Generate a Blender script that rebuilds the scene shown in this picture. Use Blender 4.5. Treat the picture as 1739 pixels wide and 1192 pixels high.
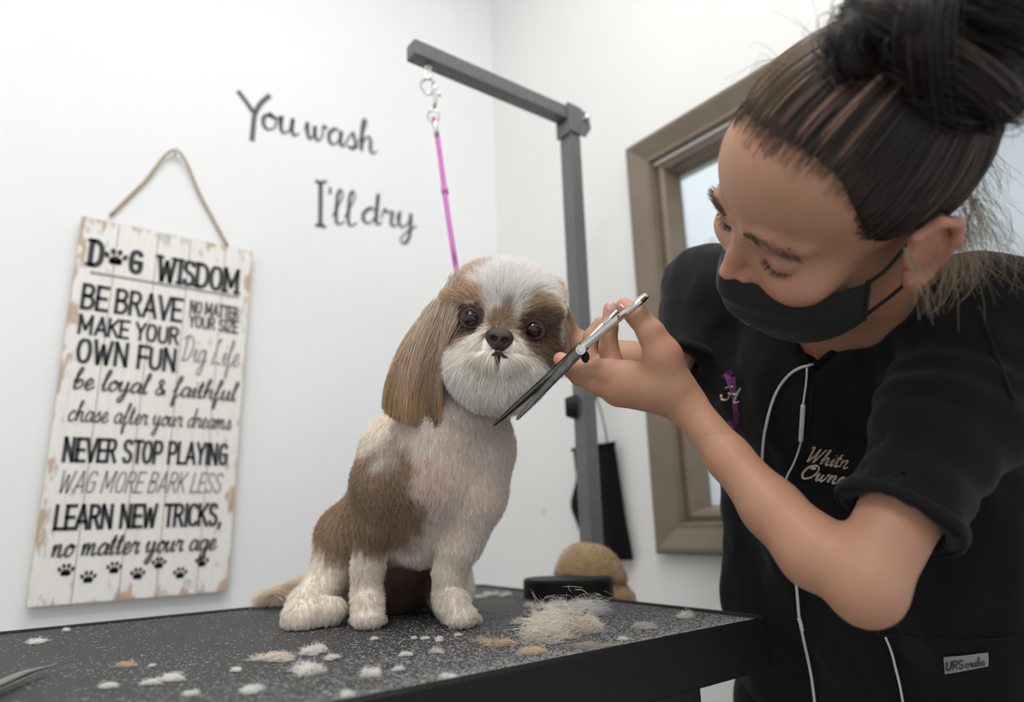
import bpy, bmesh, math, random
import numpy as np
from mathutils import Vector, Matrix

for o in list(bpy.data.objects):
    bpy.data.objects.remove(o)
SC = bpy.context.scene
COL = SC.collection
rng = np.random.default_rng(7)
random.seed(7)

# ------------------------------------------------------------------ camera
FPX = 1120.0                                   # focal length in pixels of the 1739 px frame
CAM = np.array([0.0, 0.0, 1.116])              # the table top is at z = 1.0
_yaw, _pit, _rol = np.radians([37.5, 14.1, -1.57])
_f = np.array([np.cos(_pit) * np.sin(_yaw), np.cos(_pit) * np.cos(_yaw), np.sin(_pit)])
_r = np.array([np.cos(_yaw), -np.sin(_yaw), 0.0])
_u = np.cross(_r, _f)
_r, _u = np.cos(_rol) * _r + np.sin(_rol) * _u, -np.sin(_rol) * _r + np.cos(_rol) * _u


def ray(x, y):
    return _f + _r * (x - 869.5) / FPX - _u * (y - 596.0) / FPX


def P(x, y, d):
    """world point seen at pixel x, y of the photograph, d metres deep"""
    return CAM + ray(x, y) * d


def on_plane(x, y, axis, v):
    q = ray(x, y)
    return CAM + q * (v - CAM[axis]) / q[axis]


cam_data = bpy.data.cameras.new('camera')
cam = bpy.data.objects.new('camera', cam_data)
COL.objects.link(cam)
cam_data.sensor_width = 36.0
cam_data.lens = 36.0 * FPX / 1739.0
cam_data.clip_start = 0.02
cam_data.clip_end = 30
cam_data.dof.use_dof = True
cam_data.dof.focus_distance = 0.655
cam_data.dof.aperture_fstop = 2.7
mw = Matrix.Identity(4)
for i in range(3):
    mw[i][0], mw[i][1], mw[i][2], mw[i][3] = _r[i], _u[i], -_f[i], CAM[i]
cam.matrix_world = mw
SC.camera = cam

# ------------------------------------------------------------------ light and exposure
SC.view_settings.view_transform = 'Standard'
SC.view_settings.look = 'None'
SC.view_settings.gamma = 1.0
SC.view_settings.exposure = 0.16
SC.view_settings.use_curve_mapping = False
SC.cycles.max_bounces = 16
SC.cycles.diffuse_bounces = 9          # pale fur glows by light passing from hair to hair
world = bpy.data.worlds.new('world')
SC.world = world
world.use_nodes = True
world.node_tree.nodes['Background'].inputs[0].default_value = (0.93, 0.95, 1.0, 1)
world.node_tree.nodes['Background'].inputs[1].default_value = 0.82


def area_light(name, loc, target, sx, sy, power, col=(1, 1, 1)):
    d = bpy.data.lights.new(name, 'AREA')
    d.shape = 'RECTANGLE'
    d.size, d.size_y, d.energy, d.color = sx, sy, power, col
    o = bpy.data.objects.new(name, d)
    COL.objects.link(o)
    o.location = loc
    o.rotation_euler = (Vector(target) - Vector(loc)).to_track_quat('-Z', 'Y').to_euler()
    return o


# two fluorescent ceiling panels of the room, and the lit room beyond the inner window
area_light('ceiling_panel_lamp', (0.15, 0.30, 2.855), (0.15, 0.30, 0), 1.1, 0.55, 8.5, (1.0, 0.985, 0.96))
area_light('ceiling_panel_lamp', (-0.8, -0.45, 2.855), (-0.8, -0.45, 0), 1.1, 0.55, 13, (1.0, 0.985, 0.96))
area_light('next_room_lamp', (1.9, 0.5, 2.8), (1.9, 0.5, 0), 1.0, 1.0, 13, (0.94, 0.97, 1.0))


# ------------------------------------------------------------------ helpers: materials
def mat(name, col, rough=0.6, metal=0.0, bump=0.0, bscale=60.0, var=0.0, vscale=12.0, spec=0.5, sheen=0.0, attr=None, coords='Object', sub=0.0, trans=0.0):
    m = bpy.data.materials.new(name)
    m.use_nodes = True
    nt = m.node_tree
    b = nt.nodes['Principled BSDF']
    b.inputs['Base Color'].default_value = (*col, 1)
    b.inputs['Roughness'].default_value = rough
    b.inputs['Metallic'].default_value = metal
    b.inputs['Specular IOR Level'].default_value = spec
    if sheen:
        b.inputs['Sheen Weight'].default_value = sheen
        b.inputs['Sheen Roughness'].default_value = 0.5
    if sub:
        b.inputs['Subsurface Weight'].default_value = sub
        b.inputs['Subsurface Radius'].default_value = (1.0, 0.35, 0.2)
        b.inputs['Subsurface Scale'].default_value = 0.006
    if trans:
        b.inputs['Transmission Weight'].default_value = trans
    src = None
    if attr:
        a = nt.nodes.new('ShaderNodeAttribute')
        a.attribute_name = attr
        src = a.outputs['Color']
    if var or bump:
        tc = nt.nodes.new('ShaderNodeTexCoord')
    if var:
        n = nt.nodes.new('ShaderNodeTexNoise')
        n.inputs['Scale'].default_value = vscale
        n.inputs['Detail'].default_value = 5
        nt.links.new(tc.outputs[coords], n.inputs['Vector'])
        r = nt.nodes.new('ShaderNodeMapRange')
        r.inputs['From Min'].default_value = 0.3
        r.inputs['From Max'].default_value = 0.7
        r.inputs['To Min'].default_value = 1 - var
        r.inputs['To Max'].default_value = 1 + var
        nt.links.new(n.outputs['Fac'], r.inputs['Value'])
        mx = nt.nodes.new('ShaderNodeMix')
        mx.data_type = 'RGBA'
        mx.blend_type = 'MULTIPLY'
        mx.inputs['Factor'].default_value = 1
        if src:
            nt.links.new(src, mx.inputs['A'])
        else:
            mx.inputs['A'].default_value = (*col, 1)
        nt.links.new(r.outputs['Result'], mx.inputs['B'])
        src = mx.outputs['Result']
    if src:
        nt.links.new(src, b.inputs['Base Color'])
    if bump:
        n = nt.nodes.new('ShaderNodeTexNoise')
        n.inputs['Scale'].default_value = bscale
        n.inputs['Detail'].default_value = 3
        nt.links.new(tc.outputs[coords], n.inputs['Vector'])
        bp = nt.nodes.new('ShaderNodeBump')
        bp.inputs['Strength'].default_value = bump
        bp.inputs['Distance'].default_value = 0.002
        nt.links.new(n.outputs['Fac'], bp.inputs['Height'])
        nt.links.new(bp.outputs['Normal'], b.inputs['Normal'])
    return m


# ------------------------------------------------------------------ helpers: objects
def link(name, data, parent=None, material=None):
    o = bpy.data.objects.new(name, data)
    COL.objects.link(o)
    if parent is not None:
        o.parent = parent
        o.matrix_parent_inverse = Matrix.Translation(-parent.location)
    if material is not None:
        data.materials.append(material)
    return o


def tag(o, label=None, cat=None, group=None, kind=None):
    for k, v in (('label', label), ('category', cat), ('group', group), ('kind', kind)):
        if v:
            o[k] = v
    return o


def thing(name, loc, label, cat, group=None):
    o = bpy.data.objects.new(name, None)
    COL.objects.link(o)
    o.location = Vector([float(c) for c in loc])
    o.empty_display_size = 0.05
    return tag(o, label, cat, group)


def mesh_np(name, v, f, parent=None, material=None, smooth=True, col=None):
    me = bpy.data.meshes.new(name)
    me.from_pydata([tuple(map(float, p)) for p in v] if len(v) < 20000 else np.asarray(v, float).tolist(), [], np.asarray(f).tolist() if isinstance(f, np.ndarray) else f)
    me.update()
    if smooth:
        me.polygons.foreach_set('use_smooth', np.ones(len(me.polygons), bool))
    if col is not None:
        a = me.color_attributes.new('tint', 'FLOAT_COLOR', 'POINT')
        c = np.ones((len(v), 4), np.float32)
        c[:, :3] = col
        a.data.foreach_set('color', c.ravel())
    return link(name, me, parent, material)


def bm_obj(name, bm, material, parent=None, smooth=False, bevel=0.0, seg=2):
    if bevel:
        bmesh.ops.bevel(bm, geom=[e for e in bm.edges if e.is_manifold and e.calc_face_angle(0) > 0.5], offset=bevel, segments=seg, affect='EDGES', profile=0.6)
    bmesh.ops.recalc_face_normals(bm, faces=bm.faces)
    me = bpy.data.meshes.new(name)
    bm.to_mesh(me)
    bm.free()
    if smooth:
        for p in me.polygons:
            p.use_smooth = True
    return link(name, me, parent, material)


def add_box(bm, lo, hi, M=None):
    c = [(lo[i] + hi[i]) / 2 for i in range(3)]
    s = [hi[i] - lo[i] for i in range(3)]
    m = Matrix.Translation(c) @ Matrix.Diagonal((*s, 1))
    if M is not None:
        m = M @ m
    return bmesh.ops.create_cube(bm, size=1, matrix=m)['verts']


def add_cyl(bm, a, b, r1, r2=None, seg=24):
    a, b = Vector(a), Vector(b)
    d = b - a
    M = Matrix.Translation((a + b) / 2) @ d.to_track_quat('Z', 'Y').to_matrix().to_4x4()
    return bmesh.ops.create_cone(bm, cap_ends=True, segments=seg, radius1=r1, radius2=r1 if r2 is None else r2, depth=d.length, matrix=M)['verts']


def add_ball(bm, c, r, M=None, u=20, v=12):
    m = Matrix.Translation(Vector(c)) @ (M if M is not None else Matrix.Identity(4)) @ Matrix.Diagonal((*(r if hasattr(r, '__len__') else (r, r, r)), 1))
    return bmesh.ops.create_uvsphere(bm, u_segments=u, v_segments=v, radius=1, matrix=m)['verts']


def smooth_path(pts, n=8, closed=False):
    p = np.asarray(pts, float)
    if len(p) < 3:
        return p
    q = np.vstack([p[-1], p, p[0], p[1]]) if closed else np.vstack([2 * p[0] - p[1], p, 2 * p[-1] - p[-2]])
    out = []
    for i in range(1, len(q) - 2):
        t = np.linspace(0, 1, n, endpoint=False)[:, None]
        a, b, c, d = q[i - 1], q[i], q[i + 1], q[i + 2]
        out.append(0.5 * (2 * b + (c - a) * t + (2 * a - 5 * b + 4 * c - d) * t ** 2 + (3 * b - a - 3 * c + d) * t ** 3))
    out = np.vstack(out)
    return out if closed else np.vstack([out, p[-1]])


def tube_arrays(path, rad, seg=10, closed=False, flat=None):
    """swept tube; rad scalar or per-point; flat=(axis, factor) squeezes along an axis"""
    p = np.asarray(path, float)
    n = len(p)
    rad = np.full(n, rad) if np.isscalar(rad) else np.interp(np.linspace(0, 1, n), np.linspace(0, 1, len(rad)), rad)
    t = np.roll(p, -1, 0) - np.roll(p, 1, 0) if closed else np.gradient(p, axis=0)
    t /= np.linalg.norm(t, axis=1)[:, None] + 1e-12
    ref = np.array([0.3, 0.2, 0.93])
    nrm = np.cross(t[0], ref)
    nrm /= np.linalg.norm(nrm)
    N = []
    for i in range(n):
        nrm = nrm - t[i] * (nrm @ t[i])
        nrm /= np.linalg.norm(nrm)
        N.append(nrm.copy())
    N = np.array(N)
    B = np.cross(t, N)
    a = np.linspace(0, 2 * np.pi, seg, endpoint=False)
    off = N[:, None, :] * np.cos(a)[None, :, None] + B[:, None, :] * np.sin(a)[None, :, None]
    off = off * rad[:, None, None]
    if flat is not None:
        ax = np.asarray(flat[0], float)
        ax = ax / np.linalg.norm(ax)
        off = off - (off @ ax)[..., None] * ax * (1 - flat[1])
    v = (p[:, None, :] + off).reshape(-1, 3)
    f = []
    for i in range(n if closed else n - 1):
        j = (i + 1) % n
        for k in range(seg):
            l = (k + 1) % seg
            f.append((i * seg + k, i * seg + l, j * seg + l, j * seg + k))
    if not closed:
        f.append(tuple(range(seg))[::-1])
        f.append(tuple((n - 1) * seg + k for k in range(seg)))
    return v, f


def tube(name, pts, rad, material, parent=None, seg=10, n=8, closed=False, flat=None):
    v, f = tube_arrays(smooth_path(pts, n, closed), rad, seg, closed, flat)
    return mesh_np(name, v, f, parent, material)


def join_arrays(parts):
    V, Fc, k = [], [], 0
    for v, f in parts:
        V.append(np.asarray(v, float))
        Fc += [tuple(i + k for i in q) for q in f]
        k += len(v)
    return np.vstack(V), Fc


# ------------------------------------------------------------------ helpers: noise
_lat = np.random.default_rng(3).random((32, 32, 32)).astype(np.float32)


def vnoise(p, scale):
    q = np.asarray(p) * scale + 7.3
    i = np.floor(q).astype(int)
    t = q - i
    t = t * t * (3 - 2 * t)
    i %= 32
    j = (i + 1) % 32
    x0, y0, z0, x1, y1, z1 = i[..., 0], i[..., 1], i[..., 2], j[..., 0], j[..., 1], j[..., 2]
    tx, ty, tz = t[..., 0], t[..., 1], t[..., 2]
    a = _lat[x0, y0, z0] * (1 - tx) + _lat[x1, y0, z0] * tx
    b = _lat[x0, y1, z0] * (1 - tx) + _lat[x1, y1, z0] * tx
    c = _lat[x0, y0, z1] * (1 - tx) + _lat[x1, y0, z1] * tx
    d = _lat[x0, y1, z1] * (1 - tx) + _lat[x1, y1, z1] * tx
    return (a * (1 - ty) + b * ty) * (1 - tz) + (c * (1 - ty) + d * ty) * tz - 0.5


# ------------------------------------------------------------------ helpers: implicit surfaces for bodies
class Body:
    """smooth union of tapered limbs and ellipsoids, meshed with surface nets into one continuous skin"""

    def __init__(self):
        self.ops = []

    def limb(self, pts, rad, k=0.012, sub=False, flat=None):
        for (a, b), (ra, rb) in zip(zip(pts[:-1], pts[1:]), zip(rad[:-1], rad[1:])):
            a, b = np.asarray(a, float), np.asarray(b, float)
            m = max(ra, rb) * (max(1.0, flat[1]) if flat is not None else 1.0)
            lo, hi = np.minimum(a, b) - m, np.maximum(a, b) + m

            def fn(p, a=a, b=b, ra=ra, rb=rb):
                ab = b - a
                t = np.clip(((p - a) @ ab) / (ab @ ab + 1e-12), 0, 1)
                w = p - a - t[..., None] * ab
                if flat is not None:
                    ax = np.asarray(flat[0], float)
                    ax = ax / np.linalg.norm(ax)
                    w = w + (w @ ax)[..., None] * ax * (1 / flat[1] - 1)
                return np.sqrt((w * w).sum(-1)) - (ra + (rb - ra) * t)
            self.ops.append((fn, lo, hi, k, sub))
        return self

    def ball(self, c, r, R=None, k=0.012, sub=False):
        c = np.asarray(c, float)
        r = np.full(3, r, float) if np.isscalar(r) else np.asarray(r, float)
        R = np.eye(3) if R is None else np.asarray(R, float)      # columns are the local axes
        e = np.sqrt(((R * r) ** 2).sum(1))

        def fn(p, c=c, r=r, R=R):
            q = (p - c) @ R
            k0 = np.sqrt(((q / r) ** 2).sum(-1)) + 1e-9
            k1 = np.sqrt(((q / r ** 2) ** 2).sum(-1)) + 1e-9
            return k0 * (k0 - 1) / k1
        self.ops.append((fn, c - e, c + e, k, sub))
        return self

    def func(self, fn, lo, hi, k=0.004, sub=False):
        self.ops.append((fn, np.asarray(lo, float), np.asarray(hi, float), k, sub))
        return self

    def mesh(self, h, lo=None, hi=None, clip=None, disp=None, relax=1):
        pos = [o for o in self.ops if not o[4]]
        alo = np.min([o[1] for o in pos], 0) - 3 * h if lo is None else np.asarray(lo, float)
        ahi = np.max([o[2] for o in pos], 0) + 3 * h if hi is None else np.asarray(hi, float)
        n = np.ceil((ahi - alo) / h).astype(int) + 1
        D = np.full(n, 0.05, np.float32)
        ax = [alo[i] + h * np.arange(n[i]) for i in range(3)]
        for fn, l, u_, k, sub in self.ops:
            mg = k + 3 * h + 0.004
            i0 = np.clip(np.floor((l - mg - alo) / h).astype(int), 0, n)
            i1 = np.clip(np.ceil((u_ + mg - alo) / h).astype(int) + 1, 0, n)
            if (i1 <= i0).any():
                continue
            sl = tuple(slice(a, b) for a, b in zip(i0, i1))
            g = np.stack(np.meshgrid(ax[0][sl[0]], ax[1][sl[1]], ax[2][sl[2]], indexing='ij'), -1)
            d = fn(g).astype(np.float32)
            c = D[sl]
            if sub:
                d = -d
                hh = np.maximum(k - np.abs(c - d), 0) / k
                D[sl] = np.maximum(c, d) + hh * hh * k / 4
            else:
                hh = np.maximum(k - np.abs(c - d), 0) / k
                D[sl] = np.minimum(c, d) - hh * hh * k / 4
        if disp is not None:
            m = np.abs(D) < 0.04
            idx = np.argwhere(m)
            D[m] += disp(alo + idx * h).astype(np.float32)
        if clip is not None:
            m = np.abs(D) < 0.049
            idx = np.argwhere(m)
            D[m] = np.maximum(D[m], clip(alo + idx * h).astype(np.float32))
        return surface_nets(D, alo, h, relax)


def surface_nets(D, org, h, relax=1):
    S = D < 0
    n = np.array(D.shape)
    c = n - 1
    cnt = np.zeros(c, np.int8)
    off = [(i, j, k) for i in (0, 1) for j in (0, 1) for k in (0, 1)]
    for i, j, k in off:
        cnt += S[i:i + c[0], j:j + c[1], k:k + c[2]]
    cells = np.argwhere((cnt > 0) & (cnt < 8))
    vid = np.full(c, -1, np.int64)
    vid[tuple(cells.T)] = np.arange(len(cells))
    acc = np.zeros((len(cells), 3))
    num = np.zeros(len(cells))
    corner = {o: D[tuple((cells + np.array(o)).T)] for o in off}
    for a in off:
        for axis in range(3):
            if a[axis]:
                continue
            b = list(a)
            b[axis] = 1
            da, db = corner[a], corner[tuple(b)]
            m = (da < 0) != (db < 0)
            t = da[m] / (da[m] - db[m])
            p = np.tile(np.array(a, float), (m.sum(), 1))
            p[:, axis] = t
            acc[m] += p
            num[m] += 1
    V = org + (cells + acc / num[:, None]) * h
    Fs = []
    for axis in range(3):
        u_, w = (axis + 1) % 3, (axis + 2) % 3
        sa = [slice(None)] * 3
        sb = [slice(None)] * 3
        sa[axis], sb[axis] = slice(0, n[axis] - 1), slice(1, n[axis])
        A, B = S[tuple(sa)], S[tuple(sb)]
        e = np.argwhere(A != B)
        ok = (e[:, u_] > 0) & (e[:, w] > 0) & (e[:, u_] < c[u_]) & (e[:, w] < c[w])
        e = e[ok]
        inside = A[tuple(e.T)]
        q = []
        for du, dw in ((1, 1), (0, 1), (0, 0), (1, 0)):
            ee = e.copy()
            ee[:, u_] -= du
            ee[:, w] -= dw
            q.append(vid[tuple(ee.T)])
        q = np.stack(q, 1)
        q[~inside] = q[~inside][:, ::-1]
        Fs.append(q)
    Fq = np.vstack(Fs)
    Fq = Fq[(Fq >= 0).all(1)]
    for _ in range(relax):
        s = np.zeros_like(V)
        m = np.zeros(len(V))
        for i in range(4):
            for j in ((i + 1) % 4, (i + 3) % 4):
                np.add.at(s, Fq[:, i], V[Fq[:, j]])
                np.add.at(m, Fq[:, i], 1)
        ok = m > 0
        V[ok] = 0.4 * V[ok] + 0.6 * s[ok] / m[ok][:, None]
    return V, Fq


def normals_of(V, Fq):
    nr = np.cross(V[Fq[:, 2]] - V[Fq[:, 0]], V[Fq[:, 3]] - V[Fq[:, 1]])
    N = np.zeros_like(V)
    for i in range(4):
        np.add.at(N, Fq[:, i], nr)
    return N / (np.linalg.norm(N, axis=1)[:, None] + 1e-12)


def unit(v):
    v = np.asarray(v, float)
    return v / (np.linalg.norm(v, axis=-1, keepdims=True) + 1e-12)


# ------------------------------------------------------------------ helpers: hair
def hair_obj(name, pos, rad, col, material, parent=None):
    """pos (n, m, 3); rad (m,) or (n, m); col (n, 3) or (n, m, 3)"""
    n, m, _ = pos.shape
    cu = bpy.data.hair_curves.new(name)
    cu.add_curves([m] * n)
    cu.attributes['position'].data.foreach_set('vector', pos.astype(np.float32).ravel())
    if 'radius' not in cu.attributes:
        cu.attributes.new('radius', 'FLOAT', 'POINT')
    cu.attributes['radius'].data.foreach_set('value', np.broadcast_to(np.asarray(rad, np.float32), (n, m)).ravel())
    a = cu.attributes.new('tint', 'FLOAT_COLOR', 'POINT')
    c = np.ones((n, m, 4), np.float32)
    c[..., :3] = col if col.ndim == 3 else col[:, None, :]
    a.data.foreach_set('color', c.ravel())
    return link(name, cu, parent, material)


def sample_surface(V, Fq, n, weight=None):
    """random roots on a quad mesh -> points, normals"""
    a, b, c, d = (V[Fq[:, i]] for i in range(4))
    ar = np.linalg.norm(np.cross(c - a, d - b), axis=1)
    if weight is not None:
        ar = ar * weight((a + b + c + d) / 4)
    idx = np.searchsorted(np.cumsum(ar) / ar.sum(), rng.random(n))
    idx = np.minimum(idx, len(Fq) - 1)
    s, t = rng.random((n, 1)), rng.random((n, 1))
    N = normals_of(V, Fq)
    f4 = [Fq[idx, i] for i in range(4)]
    mixq = lambda A: (A[f4[0]] * (1 - s) + A[f4[1]] * s) * (1 - t) + (A[f4[3]] * (1 - s) + A[f4[2]] * s) * t
    return mixq(V), unit(mixq(N))


def grow(root, nrm, flow, length, m=5, lift=0.35, droop=0.0, jit=0.25, clump=0.0, csize=0.012, curl=0.0):
    """strands that start along the normal and bend over into the flow direction"""
    n = len(root)
    t = np.linspace(0, 1, m)
    lift = lift if np.isscalar(lift) else np.asarray(lift)[:, None]
    d0 = unit(nrm * lift + flow * (1 - lift) + rng.normal(0, jit, (n, 3)) * 0.5)
    d1 = unit(nrm * lift * 0.45 + flow + rng.normal(0, jit, (n, 3)))
    pos = np.zeros((n, m, 3))
    pos[:, 0] = root - nrm * 0.001
    L = (np.full(n, length) if np.isscalar(length) else length)[:, None]
    for i in range(1, m):
        d = unit(d0 * (1 - t[i]) + d1 * t[i] + np.array([0, 0, -droop * t[i]]))
        pos[:, i] = pos[:, i - 1] + d * L / (m - 1)
    if curl:
        w = rng.normal(0, 1, (n, 3))
        pos += (np.sin(t * 5 + rng.random((n, 1)) * 6)[..., None] * w[:, None, :]) * curl * L[..., None] * t[None, :, None]
    if clump:
        key = np.floor(root / csize + 0.35 * np.stack([vnoise(root, 60), vnoise(root + 3, 60), vnoise(root + 9, 60)], 1) * 2).astype(np.int64)
        hsh = (key[:, 0] * 73856093) ^ (key[:, 1] * 19349663) ^ (key[:, 2] * 83492791)
        _, inv = np.unique(hsh, return_inverse=True)
        nc = inv.max() + 1
        s = np.zeros((nc, m, 3))
        cn = np.bincount(inv, minlength=nc)
        np.add.at(s, inv, pos)
        s /= cn[:, None, None]
        w = clump * t[None, :, None] ** 1.2
        pos = pos * (1 - w) + s[inv] * w
    return pos


# ------------------------------------------------------------------ helpers: lettering drawn with strokes
CURS = {
    'a': (1.0, [[(.78, .8), (.5, 1), (.15, .65), (.15, .15), (.4, 0), (.7, .4), (.8, .95), (.75, .3), (.85, 0), (1.05, .2)]]),
    'b': (.85, [[(0, .6), (.4, 1.7), (.35, 2), (.2, 1.6), (.15, .2), (.35, 0), (.7, .3), (.65, .8), (.4, .8), (.25, .5)]]),
    'c': (.8, [[(.7, .8), (.5, 1), (.15, .6), (.2, .1), (.45, 0), (.85, .3)]]),
    'd': (1.0, [[(.75, .8), (.5, 1), (.15, .6), (.15, .12), (.4, 0), (.7, .5), (.85, 2), (.75, .3), (.85, 0), (1.05, .2)]]),
    'e': (.8, [[(.05, .3), (.5, .5), (.6, .85), (.4, 1), (.15, .6), (.2, .1), (.45, 0), (.85, .3)]]),
    'f': (.7, [[(0, .4), (.5, 1.6), (.5, 2), (.35, 1.9), (.25, .8), (.15, -.8), (.3, -.9), (.35, -.2), (.7, .3)]]),
    'g': (1.0, [[(.78, .8), (.5, 1), (.15, .65), (.15, .15), (.4, 0), (.7, .4), (.8, .95), (.7, -.6), (.4, -1), (.25, -.7), (.6, -.2), (1.05, .25)]]),
    'h': (1.0, [[(0, .5), (.4, 1.7), (.35, 2), (.22, 1.6), (.15, 0)], [(.15, .3), (.45, .95), (.65, .8), (.65, .2), (.8, 0), (1, .2)]]),
    'i': (.5, [[(0, .4), (.25, 1), (.2, .2), (.3, 0), (.5, .2)], [(.27, 1.4), (.31, 1.55)]]),
    'l': (.5, [[(0, .4), (.4, 1.6), (.35, 2), (.2, 1.6), (.15, .2), (.3, 0), (.5, .2)]]),
    'm': (1.4, [[(0, .7), (.15, 1), (.15, .6), (.15, 0)], [(.15, .4), (.4, 1), (.55, .8), (.55, 0)], [(.55, .4), (.85, 1), (1, .8), (.98, .2), (1.1, 0), (1.4, .2)]]),
    'n': (1.0, [[(0, .7), (.15, 1), (.15, .6), (.15, 0)], [(.15, .4), (.45, 1), (.62, .8), (.6, .2), (.75, 0), (1, .2)]]),
    'o': (.85, [[(.5, 1), (.15, .7), (.15, .2), (.4, 0), (.7, .3), (.68, .8), (.5, 1), (.55, .8), (.9, .85)]]),
    'r': (.75, [[(0, .4), (.15, 1.05), (.3, .85), (.55, .95), (.5, .5), (.5, .15), (.62, 0), (.8, .2)]]),
    's': (.75, [[(0, .2), (.4, 1), (.5, .7), (.6, .3), (.4, 0), (.15, .1), (.4, .05), (.75, .25)]]),
    't': (.6, [[(0, .4), (.3, 1.7), (.22, .2), (.35, 0), (.6, .2)], [(.0, 1.15), (.5, 1.2)]]),
    'u': (1.0, [[(0, .5), (.15, 1), (.12, .25), (.3, 0), (.6, .4), (.7, 1), (.65, .3), (.78, 0), (1, .2)]]),
    'w': (1.2, [[(0, .5), (.12, 1), (.15, .3), (.3, 0), (.5, .4), (.55, .9), (.55, .3), (.72, 0), (.95, .4), (1, 1), (1.2, .85)]]),
    'y': (1.0, [[(0, .5), (.15, 1), (.12, .3), (.3, .05), (.6, .4), (.7, 1), (.65, -.4), (.4, -1), (.2, -.8), (.5, -.25), (1, .25)]]),
    'D': (1.3, [[(.4, 2), (.35, 1), (.25, 0)], [(0, 1.6), (.4, 2), (1.0, 1.7), (1.1, .9), (.7, .1), (.1, .05)]]),
    'L': (1.2, [[(.5, 1.7), (.7, 2), (.5, 1.9), (.3, .9), (.1, 0), (.5, .15), (1.1, 0)]]),
    'Y': (1.3, [[(0, 2.1), (.3, 1.5), (.55, .95)], [(1.15, 2.0), (.8, 1.45), (.6, .8), (.55, .1), (.5, -.7)]]),
    'I': (.8, [[(.4, 2), (.4, 1.2), (.38, 0)], [(.05, 2.02), (.4, 1.98), (.8, 2.04)], [(.05, -.02), (.4, 0), (.75, -.04)]]),
    'W': (1.7, [[(.05, 1.9), (.25, 2), (.35, .9), (.4, 0)], [(.4, 0), (.75, 1), (.95, 2)], [(.95, 2), (.95, 1), (1.0, 0)], [(1, 0), (1.3, 1), (1.6, 2.05)]]),
    'O': (1.5, [[(.8, 2), (.3, 1.6), (.15, .7), (.5, 0), (1.1, .3), (1.35, 1.2), (1.1, 1.9), (.7, 1.9), (.6, 1.5), (1.0, 1.6)]]),
    'H': (1.6, [[(0, .5), (.1, .1), (.5, .2), (.7, 1), (.75, 2)], [(.2, 1.6), (.6, 2), (.8, 2)], [(1.4, 2), (1.2, 1), (1.15, 0), (1.5, .2)], [(.5, 1), (1.3, 1.1)]]),
    '&': (1.0, [[(.9, .5), (.4, 0), (.1, .3), (.5, .9), (.6, 1.3), (.4, 1.5), (.25, 1.2), (.5, .7), (.9, 0)]]),
    "'": (.3, [[(.12, 1.95), (.08, 1.6)]]),
    ',': (.3, [[(.15, .1), (.05, -.3)]]), '.': (.3, [[(.1, 0), (.15, .12)]]), ' ': (.6, []),
}
CAPS = {   # lists starting with 's' are smoothed
    'A': (.66, [[(0, 0), (.3, 1), (.6, 0)], [(.1, .3), (.5, .3)]]),
    'B': (.6, [[(0, 0), (0, 1)], ['s', (0, 1), (.35, .98), (.45, .77), (.3, .54), (0, .53)], ['s', (0, .53), (.35, .52), (.5, .27), (.35, .02), (0, 0)]]),
    'C': (.58, [['s', (.5, .78), (.4, .97), (.15, .97), (.02, .75), (.02, .25), (.15, .03), (.4, .03), (.5, .22)]]),
    'D': (.62, [[(0, 0), (0, 1)], ['s', (0, 1), (.3, .98), (.5, .75), (.5, .25), (.3, .02), (0, 0)]]),
    'E': (.5, [[(.45, 1), (0, 1), (0, 0), (.45, 0)], [(0, .5), (.38, .5)]]),
    'F': (.5, [[(.45, 1), (0, 1), (0, 0)], [(0, .5), (.38, .5)]]),
    'G': (.62, [['s', (.5, .78), (.4, .97), (.15, .97), (.02, .75), (.02, .25), (.15, .03), (.4, .03), (.5, .2), (.5, .45)], [(.5, .48), (.28, .48)]]),
    'I': (.22, [[(.05, 0), (.05, 1)]]),
    'K': (.6, [[(0, 0), (0, 1)], [(.5, 1), (.03, .45)], [(.15, .58), (.52, 0)]]),
    'L': (.5, [[(0, 1), (0, 0), (.42, 0)]]),
    'M': (.8, [[(0, 0), (0, 1), (.33, .25), (.66, 1), (.66, 0)]]),
    'N': (.66, [[(0, 0), (0, 1), (.5, 0), (.5, 1)]]),
    'O': (.64, [['s', (.26, 1), (.08, .9), (0, .6), (0, .4), (.08, .1), (.26, 0), (.44, .1), (.52, .4), (.52, .6), (.44, .9), (.26, 1)]]),
    'P': (.58, [[(0, 0), (0, 1)], ['s', (0, 1), (.35, .98), (.47, .73), (.35, .48), (0, .46)]]),
    'R': (.6, [[(0, 0), (0, 1)], ['s', (0, 1), (.35, .98), (.46, .75), (.33, .52), (0, .5)], [(.25, .5), (.5, 0)]]),
    'S': (.58, [['s', (.47, .8), (.38, .97), (.15, .98), (.03, .78), (.12, .58), (.38, .44), (.48, .25), (.38, .03), (.12, .02), (.01, .22)]]),
    'T': (.56, [[(0, 1), (.5, 1)], [(.25, 1), (.25, 0)]]),
    'U': (.62, [['s', (0, 1), (0, .6), (.02, .2), (.15, .02), (.35, .02), (.48, .2), (.5, .6), (.5, 1)]]),
    'V': (.64, [[(0, 1), (.29, 0), (.58, 1)]]),
    'W': (.86, [[(0, 1), (.18, 0), (.38, .8), (.58, 0), (.76, 1)]]),
    'Y': (.6, [[(0, 1), (.27, .48), (.54, 1)], [(.27, .48), (.27, 0)]]),
    'Z': (.56, [[(0, 1), (.48, 1), (0, 0), (.48, 0)]]),
    ',': (.25, [[(.08, .05), (.02, -.15)]]), ' ': (.3, []),
}


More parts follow.
